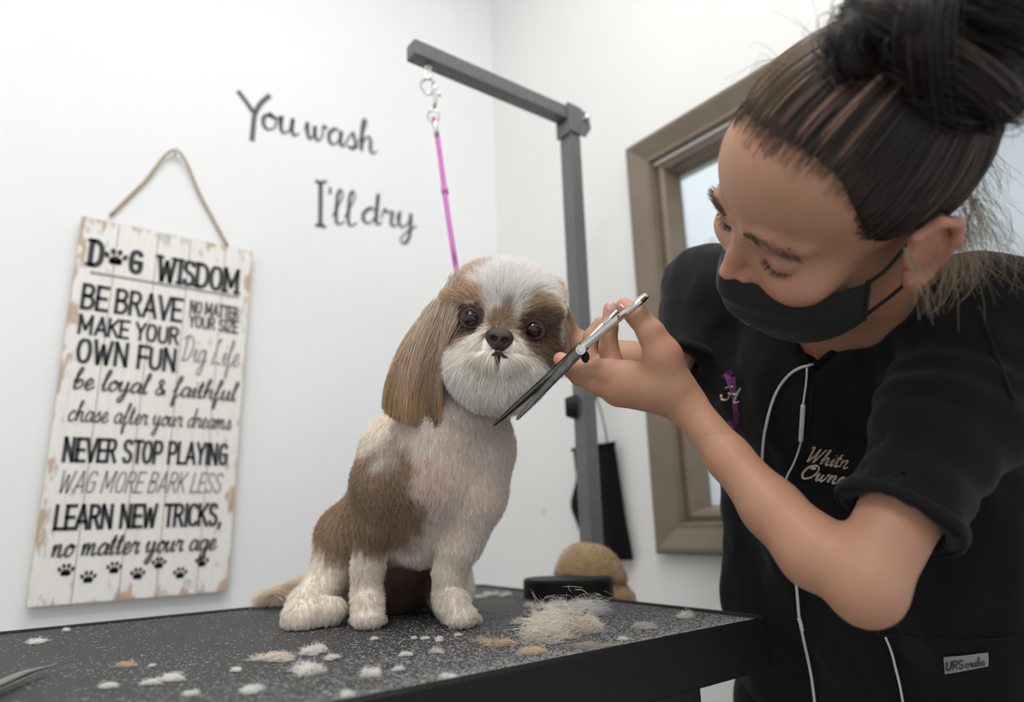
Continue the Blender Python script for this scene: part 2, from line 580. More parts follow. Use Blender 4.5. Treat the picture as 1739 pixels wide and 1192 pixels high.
def text_strokes(s, font):
    """-> list of (polyline, smooth) in font units, total width"""
    x, out = 0.0, []
    for ch in s:
        w, sts = font[ch]
        for st in sts:
            sm = font is CURS
            if st and st[0] == 's':
                sm, st = True, st[1:]
            q = np.array(st, float)
            if font is CAPS:
                q = q * (.86, 1)
            out.append((q + (x, 0), sm))
        x += w
    return out, x


def ribbon_mesh(strokes, width, brush=0.0, map2d=lambda p: p):
    """flat ribbons in 2D; brush>0 thins the upstrokes; returns verts2d, faces"""
    V, Fc = [], []
    for pts, sm in strokes:
        q = map2d(np.asarray(pts, float))
        if sm:
            q = smooth_path(q, 6)
            t = unit(np.gradient(q, axis=0))
            nr = np.stack([-t[:, 1], t[:, 0]], 1)
            w = width * (1 - brush * np.clip(0.5 + 0.9 * t[:, 1], 0, 1)) / 2
            k = len(V)
            for a, n_, ww in zip(q, nr, w):
                V += [a + n_ * ww, a - n_ * ww]
            for i in range(len(q) - 1):
                Fc.append((k + 2 * i, k + 2 * i + 1, k + 2 * i + 3, k + 2 * i + 2))
        else:
            for a, b in zip(q[:-1], q[1:]):
                t = unit(b - a)
                n_ = np.array([-t[1], t[0]]) * width / 2
                e = t * width / 2
                k = len(V)
                V += [a - e + n_, a - e - n_, b + e - n_, b + e + n_]
                Fc.append((k, k + 1, k + 2, k + 3))
    return np.array(V), Fc


def lettering(name, s, font, box, frame, width, material, parent, brush=0.0, shear=0.0, smap=None, label=None):
    """write s into box (x0, y0, x1, y1: baseline to cap/x-height line) of a plane; frame(p2d)->3D"""
    st, w = text_strokes(s, font)
    x0, y0, x1, y1 = box
    mp = lambda p: np.stack([x0 + (p[:, 0] + shear * p[:, 1]) / w * (x1 - x0), y0 + p[:, 1] * (y1 - y0)], 1)
    v, f = ribbon_mesh(st, width, brush, mp)
    o = mesh_np(name, frame(v), f, parent, material, smooth=False)
    if label:
        o['label'] = label
    return o

# ================================================================== the room
YB, XR = 1.35, 0.993          # back wall, right wall
ZF, ZC = 0.0, 2.9
M_wall = mat('wall_paint', (0.83, 0.845, 0.84), 0.75, bump=0.05, bscale=180, var=0.02, vscale=3)
M_wall2 = mat('wall_paint_side', (0.80, 0.80, 0.775), 0.75, bump=0.05, bscale=180, var=0.02, vscale=3)
M_ceil = mat('ceiling_paint', (0.85, 0.85, 0.84), 0.9, bump=0.2, bscale=90)
M_floor = mat('floor_vinyl', (0.36, 0.35, 0.34), 0.5, var=0.15, vscale=6)
M_taupe = mat('window_frame_paint', (0.185, 0.145, 0.102), 0.45, bump=0.08, bscale=140, var=0.08, vscale=20)
M_glass = bpy.data.materials.new('window_glass')
M_glass.use_nodes = True
_nt = M_glass.node_tree
_nt.nodes.remove(_nt.nodes['Principled BSDF'])
_tr, _gl, _mx = (_nt.nodes.new(k) for k in ('ShaderNodeBsdfTransparent', 'ShaderNodeBsdfGlossy', 'ShaderNodeMixShader'))
_gl.inputs['Roughness'].default_value = 0.02
_tr.inputs[0].default_value = (0.93, 0.96, 0.97, 1)
_mx.inputs[0].default_value = 0.09
_nt.links.new(_tr.outputs[0], _mx.inputs[1])
_nt.links.new(_gl.outputs[0], _mx.inputs[2])
_nt.links.new(_mx.outputs[0], _nt.nodes['Material Output'].inputs['Surface'])


def box_obj(name, lo, hi, m, parent=None, bevel=0.0):
    bm = bmesh.new()
    add_box(bm, lo, hi)
    return bm_obj(name, bm, m, parent, bevel=bevel)


def struct(o):
    o['kind'] = 'structure'
    return o


struct(box_obj('floor', (-2.4, -2.4, -0.1), (3.0, YB + 0.1, ZF), M_floor))
struct(box_obj('ceiling', (-2.4, -1.2, ZC), (3.0, YB + 0.1, ZC + 0.1), M_ceil))
struct(box_obj('wall_back', (-2.4, YB, ZF), (3.0, YB + 0.1, ZC), M_wall))
struct(box_obj('baseboard_back', (-2.4, YB - 0.012, ZF), (XR, YB, 0.1), M_ceil, bevel=0.003))

# right wall with the opening of the inner window
WY0, WY1, WZ0, WZ1 = -0.428, 0.803, 1.090, 1.813       # opening
bm = bmesh.new()
for lo, hi in (((XR, -0.6, ZF), (XR + 0.1, YB, WZ0)), ((XR, -0.6, WZ1), (XR + 0.1, YB, ZC)), ((XR, -0.6, WZ0), (XR + 0.1, WY0, WZ1)), ((XR, WY1, WZ0), (XR + 0.1, YB, WZ1))):
    add_box(bm, lo, hi)
_wr = struct(bm_obj('wall_right', bm, M_wall2))
# dark scuffs rubbed into the paint of the right wall
_nt = M_wall2.node_tree
_b = _nt.nodes['Principled BSDF']
_base = _b.inputs['Base Color'].links[0].from_socket
_geo = _nt.nodes.new('ShaderNodeNewGeometry')
_ns = _nt.nodes.new('ShaderNodeTexNoise')
_ns.inputs['Scale'].default_value = 55
_ns.inputs['Detail'].default_value = 2
_mp = _nt.nodes.new('ShaderNodeMapping')
_mp.inputs['Scale'].default_value = (1, 1.3, 0.55)
_nt.links.new(_geo.outputs['Position'], _mp.inputs['Vector'])
_nt.links.new(_mp.outputs['Vector'], _ns.inputs['Vector'])
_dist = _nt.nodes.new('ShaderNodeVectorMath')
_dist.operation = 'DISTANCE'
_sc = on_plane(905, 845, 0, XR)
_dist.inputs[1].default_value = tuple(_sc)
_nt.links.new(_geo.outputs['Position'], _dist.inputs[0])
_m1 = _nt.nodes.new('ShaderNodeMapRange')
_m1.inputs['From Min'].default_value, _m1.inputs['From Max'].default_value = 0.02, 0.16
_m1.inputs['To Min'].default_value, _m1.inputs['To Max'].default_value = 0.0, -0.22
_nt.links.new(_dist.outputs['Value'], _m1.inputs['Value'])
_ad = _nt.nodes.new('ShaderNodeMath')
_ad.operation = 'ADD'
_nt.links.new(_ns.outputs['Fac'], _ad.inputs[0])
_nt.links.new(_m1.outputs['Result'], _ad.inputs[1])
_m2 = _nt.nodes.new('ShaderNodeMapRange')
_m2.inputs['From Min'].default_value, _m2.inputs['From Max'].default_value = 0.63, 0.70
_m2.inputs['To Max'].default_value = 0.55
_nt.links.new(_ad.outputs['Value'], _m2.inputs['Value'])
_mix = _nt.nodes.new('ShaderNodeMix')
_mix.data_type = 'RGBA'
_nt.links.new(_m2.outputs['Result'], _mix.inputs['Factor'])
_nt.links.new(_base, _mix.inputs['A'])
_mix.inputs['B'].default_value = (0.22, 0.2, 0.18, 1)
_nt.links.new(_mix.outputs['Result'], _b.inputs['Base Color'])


def picture_frame(name, y0, y1, z0, z1, prof, material, parent):
    """mitred frame on the right wall; prof = [(inset from the outer edge, x)] from outer wall edge to inner edge"""
    V, Fc = [], []
    for ins, x in prof:
        V += [(x, y0 + ins, z0 + ins), (x, y1 - ins, z0 + ins), (x, y1 - ins, z1 - ins), (x, y0 + ins, z1 - ins)]
    for i in range(len(prof) - 1):
        for k in range(4):
            l = (k + 1) % 4
            Fc.append((4 * i + k, 4 * i + l, 4 * i + 4 + l, 4 * i + 4 + k))
    bm = bmesh.new()
    vs = [bm.verts.new(v) for v in V]
    for q in Fc:
        bm.faces.new([vs[i] for i in q])
    return bm_obj(name, bm, material, parent)


win = thing('window_1', (XR, 0.215, 1.04), None, None)
win['kind'] = 'structure'
FY0, FY1, FZ0, FZ1 = -0.475, 0.85, 1.043, 1.873
picture_frame('casing', FY0, FY1, FZ0, FZ1, [(0, XR), (0, XR - 0.020), (0.006, XR - 0.026), (0.012, XR - 0.026), (0.044, XR - 0.012), (0.052, XR - 0.012), (0.055, XR + 0.0), (0.055, XR + 0.03)], M_taupe, win)
picture_frame('sash', FY0 + 0.054, FY1 - 0.054, FZ0 + 0.054, FZ1 - 0.054, [(0, XR + 0.03), (0, XR + 0.008), (0.012, XR + 0.004), (0.02, XR + 0.008), (0.026, XR + 0.03), (0.03, XR + 0.045)], M_taupe, win)
box_obj('pane', (XR + 0.038, FY0 + 0.08, FZ0 + 0.08), (XR + 0.042, FY1 - 0.08, FZ1 - 0.08), M_glass, win)

# the room beyond the window
M_far = mat('far_room_paint', (0.62, 0.64, 0.66), 0.8, var=0.03, vscale=2)
struct(box_obj('wall_far', (2.9, -1.2, ZF), (3.0, YB, ZC), M_far))
_dr = struct(box_obj('door_1', (2.05, YB - 0.03, ZF), (2.75, YB, 2.05), mat('far_door', (0.36, 0.38, 0.41), 0.5, var=0.04), bevel=0.004))
struct(box_obj('trim_1', (1.97, YB - 0.022, ZF), (2.05, YB, 2.1), mat('far_trim', (0.75, 0.76, 0.77), 0.5), bevel=0.004))
M_shelf = mat('far_shelf_white', (0.68, 0.68, 0.68), 0.5)
_c0 = on_plane(1228, 860, 0, 1.62)
cabinet = thing('storage_cabinet', (1.62, float(_c0[1]), 0.0), 'white storage cabinet standing in the room beyond the inner window', 'cabinet')
_cy = float(_c0[1])
_cz = float(_c0[2]) - 0.02
box_obj('cabinet_body', (1.5, _cy - 0.42, 0.06), (1.85, _cy + 0.12, _cz - 0.02), M_shelf, cabinet, bevel=0.004)
box_obj('worktop', (1.48, _cy - 0.43, _cz - 0.02), (1.86, _cy + 0.13, _cz), mat('far_worktop', (0.5, 0.48, 0.45), 0.4), cabinet, bevel=0.004)
box_obj('plinth', (1.53, _cy - 0.41, 0), (1.84, _cy + 0.11, 0.06), M_taupe, cabinet)
for i in range(2):
    d = box_obj('door', (1.484, _cy - 0.41 + 0.26 * i, 0.09), (1.5, _cy - 0.16 + 0.26 * i, _cz - 0.04), M_shelf, cabinet, bevel=0.003)
    bm = bmesh.new()
    yy = _cy - 0.18 if i == 0 else _cy - 0.12
    add_cyl(bm, (1.465, yy, _cz - 0.22), (1.465, yy, _cz - 0.12), 0.005)
    add_cyl(bm, (1.465, yy, _cz - 0.21), (1.486, yy, _cz - 0.21), 0.004)
    add_cyl(bm, (1.465, yy, _cz - 0.13), (1.486, yy, _cz - 0.13), 0.004)
    bm_obj('handle', bm, mat('far_handle', (0.5, 0.5, 0.5), 0.3, 1.0), d)


def bottle(name, loc, h, r, body, cap, label, cat):
    t = thing(name, loc, label, cat)
    x, y, z = loc
    prof = [(0.0, 0), (r * .96, 0), (r, h * .03), (r, h * .62), (r * .9, h * .70), (r * .45, h * .78), (r * .4, h * .86)]
    V, Fc, s = [], [], 20
    for rr, zz in prof:
        V += [(x + rr * math.cos(a * 2 * math.pi / s), y + rr * math.sin(a * 2 * math.pi / s), z + zz) for a in range(s)]
    for i in range(len(prof) - 1):
        Fc += [(i * s + k, i * s + (k + 1) % s, (i + 1) * s + (k + 1) % s, (i + 1) * s + k) for k in range(s)]
    mesh_np('bottle_body', V, Fc, t, body)
    bm = bmesh.new()
    add_cyl(bm, (x, y, z + h * .84), (x, y, z + h), r * .5, r * .42, 20)
    bm_obj('cap', bm, cap, t, bevel=0.001)
    return t


M_wplastic = mat('white_plastic', (0.86, 0.87, 0.9), 0.35)
M_blue = mat('blue_plastic', (0.25, 0.36, 0.55), 0.4)
M_red = mat('red_plastic', (0.6, 0.12, 0.12), 0.4)
bottle('shampoo_bottle', (1.60, _cy + 0.03, _cz), 0.22, 0.045, M_wplastic, M_blue, 'white bottle with blue cap on the cabinet beyond the window', 'bottle')
_c1 = on_plane(1222, 690, 0, 1.7)
bottle('shampoo_bottle', (1.70, float(_c1[1]), _cz), float(_c1[2]) - _cz + 0.10, 0.055, M_wplastic, M_red, 'tall white bottle with red cap on the cabinet beyond the window', 'bottle')

# ================================================================== ceiling lamps (panels seen only as light)
M_lampglow = bpy.data.materials.new('lamp_diffuser')
M_lampglow.use_nodes = True
M_lampglow.node_tree.nodes['Principled BSDF'].inputs['Emission Color'].default_value = (1, 0.98, 0.95, 1)
M_lampglow.node_tree.nodes['Principled BSDF'].inputs['Emission Strength'].default_value = 3.0
for x, y, lb in ((0.15, 0.30, 'white fluorescent ceiling panel above the grooming table'), (-0.8, -0.45, 'white fluorescent ceiling panel behind and left of the camera')):
    t = thing('ceiling_light', (x, y, 2.88), lb, 'ceiling light', 'ceiling panels')
    box_obj('diffuser', (x - 0.55, y - 0.28, 2.865), (x + 0.55, y + 0.28, 2.875), M_lampglow, t)
    bm = bmesh.new()
    for lo, hi in (((x - .6, y - .33, 2.86), (x - .55, y + .33, 2.9)), ((x + .55, y - .33, 2.86), (x + .6, y + .33, 2.9)), ((x - .55, y - .33, 2.86), (x + .55, y - .28, 2.9)), ((x - .55, y + .28, 2.86), (x + .55, y + .33, 2.9))):
        add_box(bm, lo, hi)
    bm_obj('frame', bm, M_ceil, t)

# ================================================================== grooming table
TX0, TX1, TY0, TY1, TZ = -0.24, 0.694, 0.444, 1.016, 1.0
M_mat = mat('table_rubber', (0.042, 0.043, 0.044), 0.6, bump=0.9, bscale=420, var=0.35, vscale=260, spec=0.45)
M_edge = mat('table_edge_plastic', (0.007, 0.007, 0.008), 0.5, bump=0.25, bscale=300, spec=0.25)
M_black = mat('black_metal', (0.016, 0.016, 0.017), 0.42, bump=0.1, bscale=300)
table = thing('grooming_table', (0.227, 0.73, 0), 'black grooming table with a textured rubber top under the dog', 'table')
bm = bmesh.new()
add_box(bm, (TX0 + 0.006, TY0 + 0.006, TZ - 0.012), (TX1 - 0.006, TY1 - 0.006, TZ))
_mat_o = bm_obj('mat', bm, M_mat, table, bevel=0.0015)
bm = bmesh.new()


def rounded_rect(x0, x1, y0, y1, r, n=6):
    out = []
    for cx, cy, a0 in ((x1 - r, y1 - r, 0), (x0 + r, y1 - r, 90), (x0 + r, y0 + r, 180), (x1 - r, y0 + r, 270)):
        for i in range(n + 1):
            a = math.radians(a0 + 90 * i / n)
            out.append((cx + r * math.cos(a), cy + r * math.sin(a)))
    return out


prof = [(0.0095, -0.0045), (0.008, 0.0015), (0.004, 0.003), (0.0, 0.0), (0.0, -0.046), (0.003, -0.049), (0.03, -0.049)]
ring = []
for ins, z in prof:
    ring.append([bm.verts.new((x, y, TZ + z)) for x, y in rounded_rect(TX0 + ins, TX1 - ins, TY0 + ins, TY1 - ins, max(0.022 - ins, 0.002))])
for a, b in zip(ring[:-1], ring[1:]):
    n = len(a)
    for i in range(n):
        bm.faces.new((a[i], a[(i + 1) % n], b[(i + 1) % n], b[i]))
bm.faces.new(ring[-1])
bm_obj('edge_band', bm, M_edge, table, smooth=False)
bm = bmesh.new()
for y0, y1 in ((TY0 + 0.05, TY0 + 0.09), (TY1 - 0.09, TY1 - 0.05)):
    add_box(bm, (TX0 + 0.08, y0, 0.905), (0.62, y1, TZ - 0.049))
for x0 in (TX0 + 0.08, 0.58):
    add_box(bm, (x0, TY0 + 0.09, 0.905), (x0 + 0.04, TY1 - 0.09, TZ - 0.049))
bm_obj('under_frame', bm, M_black, table, bevel=0.003)
for x, y in ((TX0 + 0.1, TY0 + 0.07), (0.58, TY0 + 0.07), (TX0 + 0.1, TY1 - 0.07), (0.58, TY1 - 0.07)):
    bm = bmesh.new()
    add_box(bm, (x - .016, y - .016, 0.02), (x + .016, y + .016, 0.905))
    lg = bm_obj('leg', bm, M_black, table, bevel=0.003)
    bm = bmesh.new()
    add_cyl(bm, (x, y, 0), (x, y, 0.022), 0.026, 0.02)
    bm_obj('foot', bm, M_edge, lg)

# ================================================================== grooming arm
M_arm = mat('hammered_grey_paint', (0.125, 0.127, 0.128), 0.42, bump=0.5, bscale=320, var=0.12, vscale=90, spec=0.5)
M_chrome = mat('chrome', (0.82, 0.80, 0.76), 0.16, 1.0)
PX = 0.775
_a = on_plane(1010, 920, 0, PX)
PY = float(on_plane(977, 400, 0, PX)[1])
_pt = on_plane(972, 232, 0, PX)
ZT = float(_pt[2])
arm = thing('grooming_stand', (PX, PY, 0.9), 'dark grey steel grooming arm with square post clamped at the table end', 'grooming arm')
hw = 0.0140
box_obj('post', (PX - hw, PY - hw, 0.90), (PX + hw, PY + hw, ZT + 0.03), M_arm, arm, bevel=0.0025)
_e = on_plane(697, 92, 1, PY)
AX = float(_e[0])
# the arm slopes slightly; its two ends
z_end = float(on_plane(709, 90, 1, PY)[2])
z_post = float(on_plane(955, 195, 1, PY)[2])
bm = bmesh.new()
L = PX - AX
ang = math.atan2(z_post - z_end, L)
Mx = Matrix.Translation((AX, PY, z_end)) @ Matrix.Rotation(-ang, 4, 'Y')
add_box(bm, (0, -0.0135, -0.0135), (math.hypot(L, z_post - z_end) - 0.005, 0.0135, 0.0135), Mx)
bar = bm_obj('cross_arm', bm, M_arm, arm, bevel=0.002)
# hinge bracket: two cheek plates and a folded saddle
bm = bmesh.new()
zc = z_post - 0.004
for s in (-1, 1):
    pts = [(-0.018, 0.022), (0.012, 0.022), (0.036, 0.012), (0.040, -0.014), (0.026, -0.036), (-0.018, -0.036)]
    y = PY + s * 0.0155
    vs = [bm.verts.new((PX + px_, y + 0.002 * q, zc + pz_)) for q in (-1, 1) for px_, pz_ in pts]
    n = len(pts)
    bm.faces.new(vs[:n])
    bm.faces.new(vs[n:][::-1])
    for i in range(n):
        bm.faces.new((vs[i], vs[(i + 1) % n], vs[n + (i + 1) % n], vs[n + i]))
add_box(bm, (PX - 0.019, PY - 0.0165, zc - 0.042), (PX - 0.0145, PY + 0.0165, zc - 0.016))
add_box(bm, (PX - 0.002, PY - 0.0155, zc + 0.019), (PX + 0.012, PY + 0.0155, zc + 0.0225))
br = bm_obj('hinge_bracket', bm, M_arm, arm)
bm = bmesh.new()
add_cyl(bm, (PX + 0.026, PY - 0.023, zc + 0.002), (PX + 0.026, PY + 0.021, zc + 0.002), 0.0045, seg=12)
add_ball(bm, (PX + 0.026, PY - 0.0225, zc + 0.002), 0.0062, u=12, v=8)
bm_obj('bolt', bm, M_chrome, br, smooth=True)
# height knob on the post
kz = float(on_plane(985, 690, 1, PY)[2])
bm = bmesh.new()
add_cyl(bm, (PX - 0.006, PY + 0.005, kz), (PX - 0.016, PY + 0.012, kz), 0.006, seg=12)
add_cyl(bm, (PX - 0.012, PY + 0.008, kz), (PX - 0.026, PY + 0.020, kz), 0.022, 0.016, 14)
bm_obj('height_knob', bm, M_edge, arm, bevel=0.002)
# clamp: plate on the table, spine outside the edge, lower jaw and screw
bm = bmesh.new()
cc = on_plane(966, 1019, 2, TZ)
vdir = unit(np.array([cc[0], cc[1]]))
pc = np.array([cc[0], cc[1]]) + vdir * 0.040
vs = []
for q, (rr, zz) in enumerate(((1, 0.0), (1.0, 0.0225), (0.975, 0.026))):
    for i in range(40):
        a = 2 * math.pi * i / 40
        off = vdir * 0.041 * math.sin(a) * rr + np.array([vdir[1], -vdir[0]]) * 0.066 * math.copysign(abs(math.cos(a)) ** 0.6, math.cos(a)) * rr
        vs.append(bm.verts.new((pc[0] + off[0], pc[1] + off[1], TZ + 0.0005 + zz)))
for q in range(2):
    for i in range(40):
        bm.faces.new((vs[q * 40 + i], vs[q * 40 + (i + 1) % 40], vs[(q + 1) * 40 + (i + 1) % 40], vs[(q + 1) * 40 + i]))
bm.faces.new(vs[80:])
bm.faces.new(vs[:40][::-1])
bm_obj('clamp_plate', bm, M_edge, arm)
bm = bmesh.new()
add_box(bm, (TX1 + 0.004, PY - 0.03, 0.90), (PX + 0.016, PY + 0.03, 0.925))
add_box(bm, (TX1 - 0.05, PY - 0.03, 0.90), (TX1 + 0.02, PY + 0.03, 0.915))
add_cyl(bm, (TX1 - 0.03, PY, 0.83), (TX1 - 0.03, PY, 0.945), 0.008, seg=12)
bm_obj('clamp_jaw', bm, M_black, arm, bevel=0.001)

# ================================================================== grooming loop: eye bolt, snap hook, ferrule, pink cord
M_pink = mat('pink_cord', (0.62, 0.17, 0.50), 0.6, bump=0.6, bscale=700, var=0.12, vscale=200)
DL = float(np.dot(np.array([AX + 0.035, PY, z_end]) - CAM, _f))
loop = thing('grooming_loop', tuple(P(735, 200, DL)), 'pink grooming loop hanging from the arm by a chrome snap hook', 'lead')


def Q(x, y, d=DL):
    return P(x, y, d)


eb = on_plane(728, 78, 1, PY)
bm = bmesh.new()
ebx = float(on_plane(727, 110, 1, PY)[0])
add_cyl(bm, (ebx, PY, z_end - 0.022), (ebx, PY, z_end + 0.022), 0.0028, seg=12)
add_cyl(bm, (ebx, PY, z_end + 0.0138), (ebx, PY, z_end + 0.0195), 0.0065, seg=6)
add_cyl(bm, (ebx, PY, z_end - 0.0185), (ebx, PY, z_end - 0.0138), 0.0062, seg=12)
bm_obj('eye_bolt', bm, M_chrome, arm, smooth=False)
eye_c = np.array([ebx, PY, z_end - 0.030])
DL = float(np.dot(eye_c - CAM, _f))
th = np.linspace(0, 2 * np.pi, 16, endpoint=False)
v, f = tube_arrays(np.array([eye_c + _r * 0.0045 * np.sin(a) + np.array([0, 0, 1]) * 0.0085 * np.cos(a) for a in th]), 0.0021, 8, True)
mesh_np('eye_ring', v, f, arm, M_chrome)
parts = []
# hook ring, snap body, trigger, swivel ring
ring_pts = [Q(714, 146), Q(718, 137), Q(727, 134), Q(736, 139), Q(738, 147), Q(735, 154), Q(729, 160), Q(720, 156)]
parts.append(tube_arrays(smooth_path(ring_pts, 5, True), 0.0026, 8, True))
parts.append(tube_arrays(np.array([Q(735, 142), Q(739, 150), Q(739, 170), Q(737, 186)]), [0.003, 0.0042, 0.0042, 0.003], 10))
parts.append(tube_arrays(np.array([Q(740, 157), Q(746, 159), Q(747, 164)]), 0.0022, 8))
v, f = join_arrays(parts)
mesh_np('snap_hook', v, f, loop, M_chrome)
ringc = [Q(736 + 10 * math.sin(a), 197 + 10 * math.cos(a)) for a in th]
v, f = tube_arrays(np.array(ringc), 0.0022, 8, True)
mesh_np('swivel_ring', v, f, loop, M_chrome)
v, f = tube_arrays(np.array([Q(738, 205), Q(740, 218), Q(742, 232)]), [0.0042, 0.0048, 0.0048], 12)
mesh_np('ferrule', v, f, loop, M_chrome)
tube('cord', [Q(736, 200), Q(739, 215), Q(743, 235), Q(752, 300, DL - .02), Q(757, 340, DL - .035), Q(769, 420, DL - .07), P(777, 470, DL - .085), P(784, 530, .825), P(790, 590, .822), P(793, 640, .818), P(794, 662, .815)],
     0.0041, M_pink, loop, 10)
# the noose lies round the neck under the ears
_na = unit(P(812, 645, .757) - P(768, 720, .760))
_n1 = unit(_f - (_f @ _na) * _na)
_n2 = np.cross(_na, _n1)
_nc = P(795, 672, .764)
v, f = tube_arrays(np.array([_nc + _n1 * .050 * math.cos(a) + _n2 * .050 * math.sin(a) + _na * .006 * math.cos(a) for a in np.linspace(0, 2 * math.pi, 40, endpoint=False)]), .0038, 8, True)
mesh_np('noose', v, f, loop, M_pink)
tube('slide_stop', [Q(754.5, 318, DL - .026), Q(756, 329, DL - .030)], 0.0056, M_pink, loop, 12)

# ================================================================== black bag on its hook, tan cover
M_cloth_bl = mat('black_bag_cloth', (0.005, 0.005, 0.006), 0.9, bump=0.4, bscale=400, spec=0.2)
XB = XR - 0.012


def W(x, y, off=0.0):
    return on_plane(x, y, 0, XB - off)


bag = thing('cloth_bag', tuple(W(1020, 950)), 'black cloth bag hanging by thin cords on the side wall behind the post', 'bag')
lft = [(973, 762), (976, 790), (978, 815), (969, 856), (978, 885), (993, 925), (1003, 952)]
rgt = [(1044, 753), (1047, 775), (1051, 800), (1057, 840), (1063, 880), (1070, 918), (1076, 951)]
V, Fc = [], []
nc = 15
for r_i, (a, b) in enumerate(zip(smooth_path(lft, 4), smooth_path(rgt, 4))):
    for side in (0, 1):
        for c in range(nc):
            t = c / (nc - 1)
            q = a * (1 - t) + b * t
            bulge = 0.018 * math.sin(math.pi * t) ** 0.5 + 0.006 * math.sin(9 * t + r_i * 0.12) * math.sin(math.pi * t)
            V.append(W(q[0], q[1], bulge if side else 0.0))
rows = len(V) // (2 * nc)
for r_i in range(rows - 1):
    for c in range(nc - 1):
        i = r_i * 2 * nc + c
        Fc.append((i, i + 1, i + 2 * nc + 1, i + 2 * nc))
        i += nc
        Fc.append((i + 2 * nc, i + 2 * nc + 1, i + 1, i))
mesh_np('bag_body', V, Fc, bag, M_cloth_bl)
tube('top_hem', [W(972, 764, .006), W(990, 760, .016), W(1010, 757, .020), W(1030, 755, .016), W(1045, 752, .006)], 0.004, M_cloth_bl, bag)
tube('cord', [W(988, 762, .012), W(990, 730, .012), W(998, 690, .012), W(1006, 668, .012), W(1018, 690, .012), W(1028, 730, .012), W(1032, 757, .012)], 0.0016, M_cloth_bl, bag, 6)
hk = thing('wall_hook', tuple(W(1006, 664)), 'small black wall hook holding the black cloth bag', 'hook')
bm = bmesh.new()
h0 = W(1006, 660)
add_cyl(bm, (XR + 0.001, h0[1], h0[2]), (XR - 0.005, h0[1], h0[2]), 0.016, seg=20)
bm_obj('back_plate', bm, M_black, hk)
tube('peg', [(XR - 0.004, h0[1], h0[2]), (XR - 0.02, h0[1], h0[2] - 0.006), (XR - 0.03, h0[1], h0[2]), (XR - 0.032, h0[1], h0[2] + 0.008)], 0.0035, M_black, hk)

M_tan = mat('tan_plush', (0.33, 0.215, 0.105), 0.95, sheen=0.6, bump=0.5, bscale=300, var=0.12, vscale=60)
cov = thing('plush_cover', tuple(P(1008, 1010, 1.045)), 'tan fuzzy plush cover wrapped round the foot of the grooming arm post', 'cover')
cvc = np.array([PX - 0.012, PY - 0.006, 0])
zb, zt = 0.925, float(P(1005, 921, 1.06)[2])
V, Fc, s, prof = [], [], 40, []
H = zt - zb
for t in np.linspace(0, 1, 26):
    a = t * math.pi / 2
    rr, zz = 0.069 * math.cos(a) ** 0.75, zb + H * math.sin(a) ** 0.9
    if 0.34 < t < 0.44:
        rr -= 0.006
    if t <= 0.36:
        rr += 0.003
    prof.append((max(rr, 0.001), zz))
for rr, zz in prof:
    for k in range(s):
        a = 2 * math.pi * k / s
        w = 1 + 0.03 * math.sin(3 * a + 1) + 0.02 * math.sin(5 * a)
        # the whole roll leans: its right side is lower
        V.append((cvc[0] + rr * w * math.cos(a), cvc[1] + rr * w * math.sin(a), zz - 0.10 * rr * w * (math.cos(a) * _r[0] + math.sin(a) * _r[1])))
for i in range(len(prof) - 1):
    Fc += [(i * s + k, i * s + (k + 1) % s, (i + 1) * s + (k + 1) % s, (i + 1) * s + k) for k in range(s)]
cvm = mesh_np('plush_body', V, Fc, cov, M_tan)
M_hair = mat('hair', (0.5, 0.5, 0.5), 0.65, spec=0.25, attr='tint')
_nt = M_hair.node_tree      # fine pale hair lets light through
_pb = _nt.nodes['Principled BSDF']
_tl, _ms = _nt.nodes.new('ShaderNodeBsdfTranslucent'), _nt.nodes.new('ShaderNodeMixShader')
_ms.inputs[0].default_value = 0.2
_nt.links.new(_pb.inputs['Base Color'].links[0].from_socket, _tl.inputs['Color'])
_nt.links.new(_pb.outputs[0], _ms.inputs[1])
_nt.links.new(_tl.outputs[0], _ms.inputs[2])
_nt.links.new(_ms.outputs[0], _nt.nodes['Material Output'].inputs['Surface'])
M_hair_gloss = mat('hair_gloss', (0.5, 0.5, 0.5), 0.38, spec=0.5, attr='tint')
rt, nm = sample_surface(np.array(V), np.array(Fc), 14000)
pos = grow(rt, nm, unit(np.array([0.2, -0.3, -0.5]) + 0 * nm), 0.006, 4, lift=0.6, jit=0.5)
hair_obj('pile', pos, np.linspace(0.00035, 0.0001, 4), np.array([0.42, 0.275, 0.135]) * (0.8 + 0.4 * rng.random((len(rt), 1))), M_hair, cov)

# ================================================================== wall lettering
M_vinyl = mat('grey_vinyl', (0.10, 0.105, 0.11), 0.6)


def wall_word(name, s, quad, parent, width, brush=0.55, pad=0.0):
    """quad: pixels of the baseline start, baseline end, and x-height height in px at start/end"""
    (xa, ya), (xb, yb), h0_, h1_ = quad
    st, w = text_strokes(s, CURS)

    def fr(p):
        out = []
        for t, y in p:
            u_ = t / w
            px_, py_ = xa + (xb - xa) * u_, ya + (yb - ya) * u_ - y * (h0_ + (h1_ - h0_) * u_)
            q = on_plane(px_, py_, 1, YB - 0.0008)
            out.append((q[0], q[2]))
        return np.array(out)
    v, f = ribbon_mesh(st, width, brush, fr)
    V = np.stack([v[:, 0], np.full(len(v), YB - 0.0008), v[:, 1]], 1)
    return mesh_np(name, V, f, parent, M_vinyl, smooth=False)


